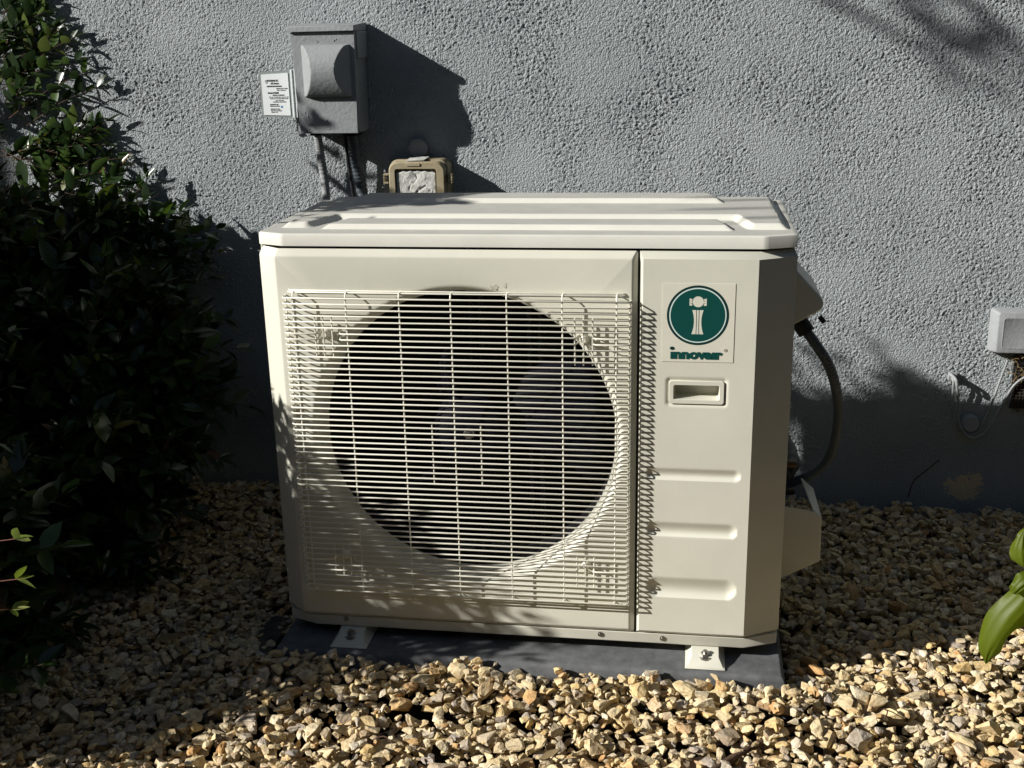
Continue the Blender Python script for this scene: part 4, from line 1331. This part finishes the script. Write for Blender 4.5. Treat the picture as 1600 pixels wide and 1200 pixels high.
_r3 = random.Random(8)
for k in range(10):
    x, y = _r3.uniform(-.35, 1.45), _r3.uniform(-.36, -.10) if k % 3 else _r3.uniform(0.0, .7)
    if -0.1 < x < 1.05 and y > -0.1: x = 1.1 + 0.5 * _r3.random()
    L_ = _r3.uniform(.022, .042)
    lay_leaf('fallen_leaf', (x, y, 0.020 + float(heap(x, y)) * 0.9), _r3.uniform(0, 6.28), L_, L_ * .38, m_dry, 'small dry brown leaf scattered among the gravel stones', _r3.uniform(-.3, .3))
for k in range(6):
    x, y = _r3.uniform(-.3, 1.4), _r3.uniform(-.36, -.12)
    z_ = 0.020 + float(heap(x, y)) * 0.9; a_ = _r3.uniform(0, 6.28); l_ = _r3.uniform(.025, .06)
    mb = MB(); mb.tube(spline([(x, y, z_), (x + l_ * .5 * math.cos(a_), y + l_ * .5 * math.sin(a_), z_ + .006), (x + l_ * math.cos(a_ + .3), y + l_ * math.sin(a_ + .3), z_ - .002)], 7), 0.0012, 5)
    tag(obj('twig', mb, m_bark, smooth=60), 'thin brown twig lying among the gravel stones', 'twig', 'twigs scattered on the gravel')

# ------------------------------------------------------------------ shrubs
LV = [leaf_grid(1.0, wd, fo, dr, 4, 0.0, i) for i, (wd, fo, dr) in enumerate(((0.46, 0.3, 0.10), (0.50, 0.2, 0.22), (0.42, 0.45, 0.02), (0.47, 0.15, -0.08)))]


LV3 = [leaf_grid(1.0, 0.40, 0.25, 0.12, 3, 0.0, 1), leaf_grid(1.0, 0.36, 0.15, 0.0, 3, 0.0, 2)]


def twig_leaves(p0, p1, sag, nl, lsize, r, leaves, twigs, rad=0.0016):
    """leaves in opposite pairs along a curved twig"""
    p0, p1 = Vector(p0), Vector(p1)
    mid = (p0 + p1) / 2 + Vector((0, 0, sag))
    L = (p1 - p0).length
    path = [p0, p0.lerp(mid, 0.55) * 0.5 + mid * 0.5 * 1.0 if False else (p0 * 0.25 + mid * 0.5 + (p0 + mid) * 0.125), mid, (mid * 0.55 + p1 * 0.45), p1]
    path = spline([p0, mid, p1], 6)
    twigs.append((path, rad))
    spin = r.uniform(0, 6.28)
    for k in range(nl):
        t = (k + 0.6) / nl
        a = min(int(t * 5), 4); u = t * 5 - a
        p = path[a].lerp(path[a + 1], u)
        tan = (path[a + 1] - path[a]).normalized()
        side = tan.cross(Vector((0, 0, 1)))
        if side.length < 0.1: side = tan.cross(Vector((1, 0, 0)))
        side.normalize(); up = side.cross(tan).normalized()
        ends = (0, math.pi) if k < nl - 1 else (0, math.pi, None)
        for e_ in ends:
            if e_ is None:
                d = tan; nrm = up
            else:
                ang = e_ + spin + (k % 2) * 1.35 + r.uniform(-0.35, 0.35)
                rad_dir = side * math.cos(ang) + up * math.sin(ang) * 0.75
                d = (tan * r.uniform(0.45, 0.95) + rad_dir).normalized()
                nrm = (tan * 0.5 + Vector((0, 0, 0.9)) + Vector((r.uniform(-.4, .4), r.uniform(-.4, .4), 0)))
            y_ = nrm.cross(d)
            if y_.length < 1e-3: y_ = side
            y_.normalize(); z_ = d.cross(y_).normalized()
            s = lsize * r.uniform(0.7, 1.15) * (0.75 + 0.35 * math.sin(math.pi * min(1, t + 0.1)))
            M = Matrix(((d.x * s, y_.x * s, z_.x * s, p.x), (d.y * s, y_.y * s, z_.y * s, p.y), (d.z * s, y_.z * s, z_.z * s, p.z), (0, 0, 0, 1)))
            leaves.append((M, r.randrange(1024)))


def make_shrub(name, label, group, vols, ntw, base, seed, lsize, ymax, extra=(), singles_n=0, rmin=0.45, shapes=LV, flat=False):
    r = random.Random(seed)
    leaves, twigs = [], []
    tot = sum(v[1][0] * v[1][1] * v[1][2] for v in vols)
    for c, rad in vols:
        k = int(ntw * rad[0] * rad[1] * rad[2] / tot)
        for _ in range(k):
            d = Vector((r.gauss(0, 1), r.gauss(0, 1), r.gauss(0, 1))).normalized()
            q = rmin + (1 - rmin) * r.random() ** 0.6
            p = Vector((c[0] + d.x * rad[0] * q, c[1] + d.y * rad[1] * q, c[2] + d.z * rad[2] * q))
            out = (d + Vector((r.uniform(-.5, .5), r.uniform(-.5, .5), r.uniform(0.0, .7)))).normalized()
            L = r.uniform(0.07, 0.15)
            e_ = p + out * L
            if e_.y > ymax: e_.y = ymax - r.uniform(0, 0.03)
            if p.y > ymax: continue
            if e_.z < 0.03: continue
            twig_leaves(p, e_, r.uniform(-0.01, 0.015), r.randint(3, 6), lsize, r, leaves, twigs)
    for p0, p1, nl in extra:
        twig_leaves(p0, p1, 0.012, nl, lsize * 0.95, r, leaves, twigs, 0.0019)
    if flat:        # sprays pressed against the wall
        for M, k in leaves:
            x, y, z = M.translation
            if y > 0.70 and z > 0.80:
                for c in range(3): M[1][c] *= 0.35
                M[1][3] = 0.892 - 0.35 * (0.892 - y)
        for path, rad in twigs:
            for p in path:
                if p.y > 0.70 and p.z > 0.80: p.y = 0.892 - 0.35 * (0.892 - p.y)
    root = thing(name, label, 'shrub', base, group)
    mb = MB()
    for k in range(7):
        c, rad = vols[k % len(vols)]
        e_ = Vector(c) + Vector((r.uniform(-.5, .5) * rad[0], r.uniform(-.5, .5) * rad[1], r.uniform(0.1, .6) * rad[2]))
        b0 = Vector(base) + Vector((r.uniform(-.05, .05), r.uniform(-.05, .05), -0.02))
        mb.tube(spline([b0, b0.lerp(e_, 0.5) + Vector((r.uniform(-.05, .05), r.uniform(-.05, .05), 0.04)), e_], 10), [0.011 * (1 - 0.75 * i / 9) for i in range(10)], 6)
    obj('stem', mb, m_bark, root, smooth=60)
    mb = MB()
    for path, rad in twigs:
        mb.tube(path, [rad * (1 - 0.6 * i / 5) for i in range(6)], 4, cap=False)
    tw = obj('twigs', mb, m_bark, root, smooth=60, recalc=False); tw['kind'] = 'stuff'
    pick = set()
    if singles_n:
        cd_ = []
        for i, (M, k) in enumerate(leaves):
            p = M.translation
            u, v, z = screen(p)
            if abs(u) < 0.5 and abs(v) < 0.375:
                cd_.append((z + r.uniform(0, 0.12) - 0.25 * (i > len(leaves) - 260), i))
        cd_.sort()
        pick = set(i for _, i in cd_[:singles_n])
        lm = [fast_mesh('leaf', v, f, m_leaf, True) for v, f in shapes]
        for i in pick:
            M, k = leaves[i]
            o = bpy.data.objects.new('leaf', lm[k % len(lm)]); C.objects.link(o); o.parent = root
            o.matrix_local = Matrix.Translation(-Vector(base)) @ M
    av, af, off = [], [], 0
    for i, (M, k) in enumerate(leaves):
        if i in pick: continue
        v, f = shapes[k % len(shapes)]
        A_ = np.array(M)
        av.append(v @ A_[:3, :3].T + A_[:3, 3] - np.array(base)); af.append(f + off); off += len(v)
    me = fast_mesh('foliage', np.vstack(av), np.vstack(af), m_leaf, True)
    fo = bpy.data.objects.new('foliage', me); C.objects.link(fo); fo.parent = root; fo['kind'] = 'stuff'
    return root



extraA = [ ((-0.938, 0.82, 1.098), (-0.777, 0.86, 1.189), 6), ((-0.941, 0.82, 0.972), (-0.722, 0.85, 1.07), 7), ((-0.949, 0.8, 0.845), (-0.708, 0.85, 0.986), 8), ((-0.915, 0.8, 0.837), (-0.688, 0.84, 0.888), 7), ((-0.936, 0.82, 0.892), (-0.72, 0.85, 0.923), 7), ((-0.911, 0.8, 0.861), (-0.804, 0.84, 0.881), 5), ((-0.946, 0.83, 1.19), (-0.847, 0.86, 1.252), 6), ((-0.988, 0.83, 1.145), (-0.874, 0.86, 1.265), 6), ((-0.772, 0.74, 0.627), (-0.629, 0.8, 0.829), 7), ((-0.735, 0.74, 0.643), (-0.586, 0.8, 0.8), 7), ((-0.625, 0.72, 0.616), (-0.42, 0.78, 0.679), 8), ((-0.602, 0.7, 0.588), (-0.427, 0.77, 0.637), 7), ((-0.64, 0.72, 0.632), (-0.482, 0.78, 0.739), 7), ((-0.8, 0.74, 0.676), (-0.672, 0.8, 0.8), 6), ((-0.677, 0.74, 0.693), (-0.53, 0.79, 0.758), 7), ((-0.756, 0.76, 0.818), (-0.667, 0.82, 0.81), 6), ((-0.687, 0.66, 0.563), (-0.483, 0.74, 0.597), 7), ((-0.481, 0.55, 0.45), (-0.298, 0.62, 0.459), 7), ((-0.451, 0.5, 0.371), (-0.251, 0.55, 0.328), 7), ((-0.442, 0.42, 0.271), (-0.301, 0.45, 0.233), 7), ((-0.515, 0.6, 0.5), (-0.349, 0.68, 0.515), 7), ((-0.498, 0.34, 0.142), (-0.336, 0.36, 0.141), 7), ((-0.506, 0.26, 0.019), (-0.375, 0.28, 0.032), 6), ((-0.535, 0.2, -0.08), (-0.411, 0.2, -0.073), 6) ]
_r = random.Random(77)
extraA = [((p0[0], max(p0[1], .865), p0[2]), (p1[0], max(p1[1], .882), p1[2]), nl) if k < 8 else (p0, p1, nl - 2) for k, (p0, p1, nl) in enumerate(extraA)]
for p0, p1, nl in list(extraA[:8]):
    j = lambda p, q: (p[0] + _r.uniform(-.06, -.01), p[1], p[2] + _r.uniform(-q, q))
    extraA.append((j(p0, .06), j(p1, .05), nl)); extraA.append((j(p0, .10), j(p1, .10), nl))
for p0, p1, nl in list(extraA[8:16]):
    for _ in range(2):
        dx, dz = _r.uniform(-.06, .03), _r.uniform(-.05, .05)
        extraA.append(((p0[0] + dx, p0[1], p0[2] + dz), (p1[0] + dx, p1[1] + .03, p1[2] + dz), nl + 1))
extraA += [((-1.16, .30, 1.25), (-1.08, .36, 1.50), 7), ((-1.12, .30, 1.2), (-1.06, .40, 1.46), 6), ((-1.18, .28, 1.22), (-1.13, .36, 1.56), 7), ((-1.2, .36, 1.2), (-1.2, .40, 1.48), 6)]
shA = make_shrub('shrub', 'dense dark green glossy leaved shrub against the wall, left of the unit', 'shrubs along the left',
                 [((-1.10, .872, 1.0), (.17, .022, .26)), ((-0.90, .76, .62), (.21, .11, .16)), ((-0.74, .55, .37), (.30, .26, .28)), ((-0.72, .30, .22), (.27, .27, .25)), ((-0.85, .08, .22), (.22, .24, .30)), ((-0.74, -.04, .15), (.23, .20, .17)), ((-0.66, -.17, .13), (.17, .15, .14)), ((-0.57, -.30, .13), (.16, .13, .13)), ((-0.60, -.20, .30), (.14, .14, .14)), ((-1.1, .35, .5), (.35, .4, .5))],
                 2750, (-0.85, .45, 0), 3, 0.072, 0.900, extraA, 300, flat=True)
extraB = [((-.88, -.14, 1.02), (-.62, -.04, 1.24), 8), ((-.85, -.08, 1.02), (-.58, .0, 1.20), 8), ((-.86, -.10, 1.05), (-.60, -.02, 1.28), 7), ((-.92, -.06, 1.1), (-.70, .02, 1.28), 8), ((-.88, -.06, 1.02), (-.66, .0, 1.20), 8), ((-1.1, -.05, 1.25), (-.95, -.08, 1.52), 7), ((-1.05, -.02, 1.2), (-.90, -.02, 1.47), 7), ((-1.02, .0, 1.2), (-.88, .04, 1.42), 7), ((-.88, -.06, 1.05), (-.72, .06, 1.27), 8), ((-.95, 0.0, 1.15), (-.80, .06, 1.36), 8), ((-.95, .02, 1.15), (-.82, .08, 1.30), 8)]
_r4 = random.Random(3)
for p0, p1, nl in list(extraB[:5]):
    for _ in range(3):
        jj = lambda p, q: (p[0] + _r4.uniform(-q, q), p[1] + _r4.uniform(-q, q) * .6, p[2] + _r4.uniform(-q, q) * .6)
        extraB.append((jj(p0, .04), jj((p1[0] - .06, p1[1], p1[2]), .05), 10))
for k in range(60):      # a dense head of foliage above the unit's left rear corner
    p0 = (-.745 + _r4.gauss(0, .055), -.08 + _r4.gauss(0, .045), 1.29 + _r4.gauss(0, .06))
    extraB.append((p0, (p0[0] + _r4.uniform(-.08, .10), p0[1] + _r4.uniform(-.06, .06), p0[2] + _r4.uniform(.02, .11)), 5))
shB = make_shrub('shrub', 'tall leafy shrub beyond the left edge that shades the gravel and fan guard', 'shrubs along the left',
                 [((-0.95, -.15, .55), (.40, .22, .52)), ((-.92, -.40, .50), (.30, .15, .42)), ((-.97, -.43, .24), (.34, .17, .28)), ((-1.20, 0.04, 1.12), (.22, .15, .40))], 2500, (-0.95, -0.3, 0), 9, 0.054, 0.88, extraB, 0, 0.2, LV3)
# sunlit sprigs of the front shrub that reach into view at the left edge
_r2 = random.Random(5)
sl, stw = [], []
for p0, p1, nl in (((-.60, -.50, .36), (-.235, -.45, .455), 7), ((-.58, -.50, .30), (-.245, -.45, .385), 7), ((-.60, -.48, .26), (-.265, -.44, .325), 6)):
    twig_leaves(p0, p1, 0.02, nl, 0.048, _r2, sl, stw, 0.0018)
mb = MB()
for path, rad in stw: mb.tube(path, [rad * (1 - 0.6 * i / 5) for i in range(6)], 5, cap=False)
_o = obj('sprigs', mb, m_redbark, shB, smooth=60, recalc=False); _o['kind'] = 'stuff'
_lm = [fast_mesh('leaf', v, f, m_young, True) for v, f in LV]
for M, k in sl:
    o = bpy.data.objects.new('leaf', _lm[k % len(_lm)]); C.objects.link(o); o.parent = shB
    o.matrix_local = Matrix.Translation(-world_org(shB)) @ M
shC = make_shrub('blocker_shrub', 'tall dark hedge added out of view at the far right to block sky light', None,  # unseen hedges added at both ends to darken the shade
                 [((4.2, -1.0, 1.0), (.7, 1.6, 1.5)), ((4.4, -2.8, 1.2), (.8, 1.4, 1.6))], 800, (4.3, -1.8, 0), 19, 0.27, 0.86, (), 0, 0.3, LV3)
shD = make_shrub('blocker_shrub', 'tall dark hedge added on the left behind the viewer to block sky light', None,
                 [((-3.2, -3.2, 0.9), (.9, 1.0, 1.3)), ((-2.6, -2.2, .5), (.6, 0.8, .8))], 700, (-3.0, -3, 0), 21, 0.27, 0.86, (), 0, 0.3, LV3)

# slender tree beyond the left edge: its high twigs throw the soft streaks on the wall and on the lid
r_t = random.Random(31)
tl, tt = [], []
def back(p, t): return tuple(Vector(p) - SUN * t)
tips = []
streaks = MB()
for (x0, z0), (x1, z1), dd, rr_ in (((1.00, 1.27), (1.45, 1.02), 4.6, .013), ((1.30, 1.27), (1.58, 1.05), 4.4, .015), ((1.43, 1.27), (1.68, 1.10), 4.5, .015), ((1.16, 1.30), (1.29, 1.20), 4.7, .012), ((1.24, 1.20), (1.44, 1.09), 4.5, .010)):
    a_, b_ = Vector(back((x0, YW, z0), dd)), Vector(back((x1, YW, z1), dd + 0.1))
    streaks.tube(spline([a_, a_.lerp(b_, .5) + Vector((0, 0, .01)), b_], 8), [rr_ * (1 - 0.08 * i) for i in range(8)], 6)
    twig_leaves(a_.lerp(b_, .35), b_, 0.01, 3, 0.10, r_t, tl, tt, 0.005); tips.append(tuple(a_))
for (x0, y0), (x1, y1) in (((0.74, 0.22), (0.95, 0.25)), ((0.78, 0.33), (0.95, 0.355)), ((0.82, 0.12), (0.95, 0.14))):
    a_, b_ = Vector(back((x0, y0, 0.86), 3.6)), Vector(back((x1, y1, 0.86), 3.6))
    streaks.tube([a_, a_.lerp(b_, .5), b_], [.004, .008, .006], 6)
for k in range(90):
    p = Vector((-4.6 + r_t.uniform(-.8, .8), -.75 + r_t.uniform(-.7, .7), 6.2 + r_t.uniform(-.5, .9)))
    twig_leaves(p, p + Vector((r_t.uniform(-.3, .3), r_t.uniform(-.3, .3), r_t.uniform(0, .3))), 0.02, 5, 0.13, r_t, tl, tt, 0.006)
tree = thing('tree', 'slender tree beyond the left edge whose twigs shade the upper wall softly', 'tree', (-4.6, -0.75, 0.0))
mb = MB(); mb.tube(spline([(-4.6, -.75, -.05), (-4.58, -.74, 1.5), (-4.6, -.75, 3.0), (-4.62, -.76, 6.2)], 14), [0.07 - 0.004 * i for i in range(14)], 8); obj('trunk', mb, m_bark, tree, smooth=60)
for a_ in tips:
    mb = MB(); mb.tube(spline([(-4.61, -.755, 5.2), (Vector((-4.6, -.75, 5.5)) * 0.5 + Vector(a_) * 0.5)[:], a_], 10), [0.016 - 0.001 * i for i in range(10)], 6); obj('branch', mb, m_bark, tree, smooth=60)
mb = MB()
for path, rad in tt: mb.tube(path, [rad * (1 - 0.6 * i / 5) for i in range(6)], 4, cap=False)
obj('limbs', streaks, m_bark, tree, smooth=60)['kind'] = 'stuff'
o_ = obj('twigs', mb, m_bark, tree, smooth=60, recalc=False); o_['kind'] = 'stuff'
av, af, off = [], [], 0
for M, k in tl:
    v, f = LV3[k % 2]; A_ = np.array(M)
    av.append(v @ A_[:3, :3].T + A_[:3, 3] - np.array((-4.6, -0.75, 0.0))); af.append(f + off); off += len(v)
o_ = bpy.data.objects.new('crown', fast_mesh('crown', np.vstack(av), np.vstack(af), m_leaf, True)); C.objects.link(o_); o_.parent = tree; o_['kind'] = 'stuff'

# ------------------------------------------------------------------ broad leaved plant at the right edge
pl = thing('broad_leaf_plant', 'bright green broad leaved plant hanging into view at the right edge', 'plant', (1.40, -0.12, 0.0))
def blade(rows, name):
    """rows: list of (left, mid, right) points from base to tip"""
    nc = 17
    P_ = []
    for a, b, c in rows:
        a, b, c = Vector(a), Vector(b), Vector(c)
        row = []
        for k in range(nc):
            t = k / (nc - 1) * 2
            q = a.lerp(b, t) if t < 1 else b.lerp(c, t - 1)
            q = q + Vector((0, -0.004 * math.sin(math.pi * (t % 1)), 0))
            row.append(q)
        P_.append(row)
    G_ = np.zeros((34, nc, 3))
    for k in range(nc):
        col = spline([r_[k] for r_ in P_], 34)
        for i in range(34):
            w = (col[i] - Vector(P_[0][0])).length
            G_[i, k] = col[i][:]
            G_[i, k, 1] += 0.0016 * math.cos(2 * math.pi * k / 4) * min(1, i / 4, (33 - i) / 4)
            if k in (0, nc - 1): G_[i, k, 0] += 0.0022 * math.sin(i * 0.42 + k); G_[i, k, 1] += 0.004 * math.sin(i * 0.45)
    m_ = MB(); m_.grid(G_)
    return obj(name, m_, m_lily, pl, smooth=180)
z = lambda v: v + Z0
blade([((1.330, -.145, z(.250)), (1.335, -.150, z(.243)), (1.342, -.150, z(.236))), ((1.300, -.150, z(.222)), (1.322, -.170, z(.212)), (1.338, -.155, z(.190))),
       ((1.275, -.150, z(.192)), (1.300, -.176, z(.180)), (1.322, -.155, z(.162))), ((1.262, -.150, z(.160)), (1.286, -.176, z(.150)), (1.306, -.150, z(.140))),
       ((1.2575, -.150, z(.128)), (1.276, -.170, z(.122)), (1.296, -.152, z(.116))), ((1.264, -.152, z(.104)), (1.272, -.160, z(.100)), (1.282, -.154, z(.098))), ((1.2720, -.152, z(.086)), (1.2725, -.152, z(.085)), (1.273, -.152, z(.086)))], 'leaf')
blade([((1.330, -.150, z(.262)), (1.335, -.156, z(.256)), (1.340, -.15, z(.250))), ((1.306, -.165, z(.262)), (1.318, -.180, z(.252)), (1.326, -.165, z(.240))), ((1.294, -.170, z(.246)), (1.304, -.182, z(.240)), (1.314, -.170, z(.230))), ((1.2915, -.17, z(.230)), (1.297, -.175, z(.228)), (1.304, -.17, z(.226)))], 'leaf')
blade([((1.322, -.150, z(.262)), (1.326, -.152, z(.258)), (1.332, -.15, z(.256))), ((1.297, -.152, z(.276)), (1.314, -.166, z(.274)), (1.330, -.15, z(.276))), ((1.2915, -.150, z(.298)), (1.309, -.166, z(.296)), (1.322, -.15, z(.300))), ((1.299, -.150, z(.317)), (1.309, -.156, z(.318)), (1.315, -.15, z(.320))), ((1.3085, -.150, z(.332)), (1.309, -.150, z(.333)), (1.3095, -.15, z(.332)))], 'leaf')
mb = MB(); mb.tube(spline([(1.40, -0.12, -0.03), (1.395, -0.125, 0.15), (1.37, -0.14, 0.28), (1.333, -0.15, z(.255))], 16), [0.007 * (1 - 0.5 * i / 15) for i in range(16)], 8)
obj('stalk', mb, m_lily, pl, smooth=60)
for a_, l_ in ((0.3, 0.30), (1.4, 0.26), (-0.8, 0.28)):
    d = Vector((math.cos(a_), math.sin(a_) * 0.6, 0))
    s_ = Vector((-d.y, d.x, 0)) * 0.05
    b0 = Vector((1.40, -0.12, 0.08))
    rows = []
    for i in range(6):
        t = i / 5
        c0 = b0 + d * l_ * t + Vector((0, 0, 0.22 * t - 0.2 * t * t))
        w = math.sin(math.pi * (0.08 + 0.92 * t)) if t < 1 else 0.02
        rows.append(((c0 - s_ * w)[:], (c0 + Vector((0, 0, -0.006)))[:], (c0 + s_ * w)[:]))
    blade(rows, 'leaf')
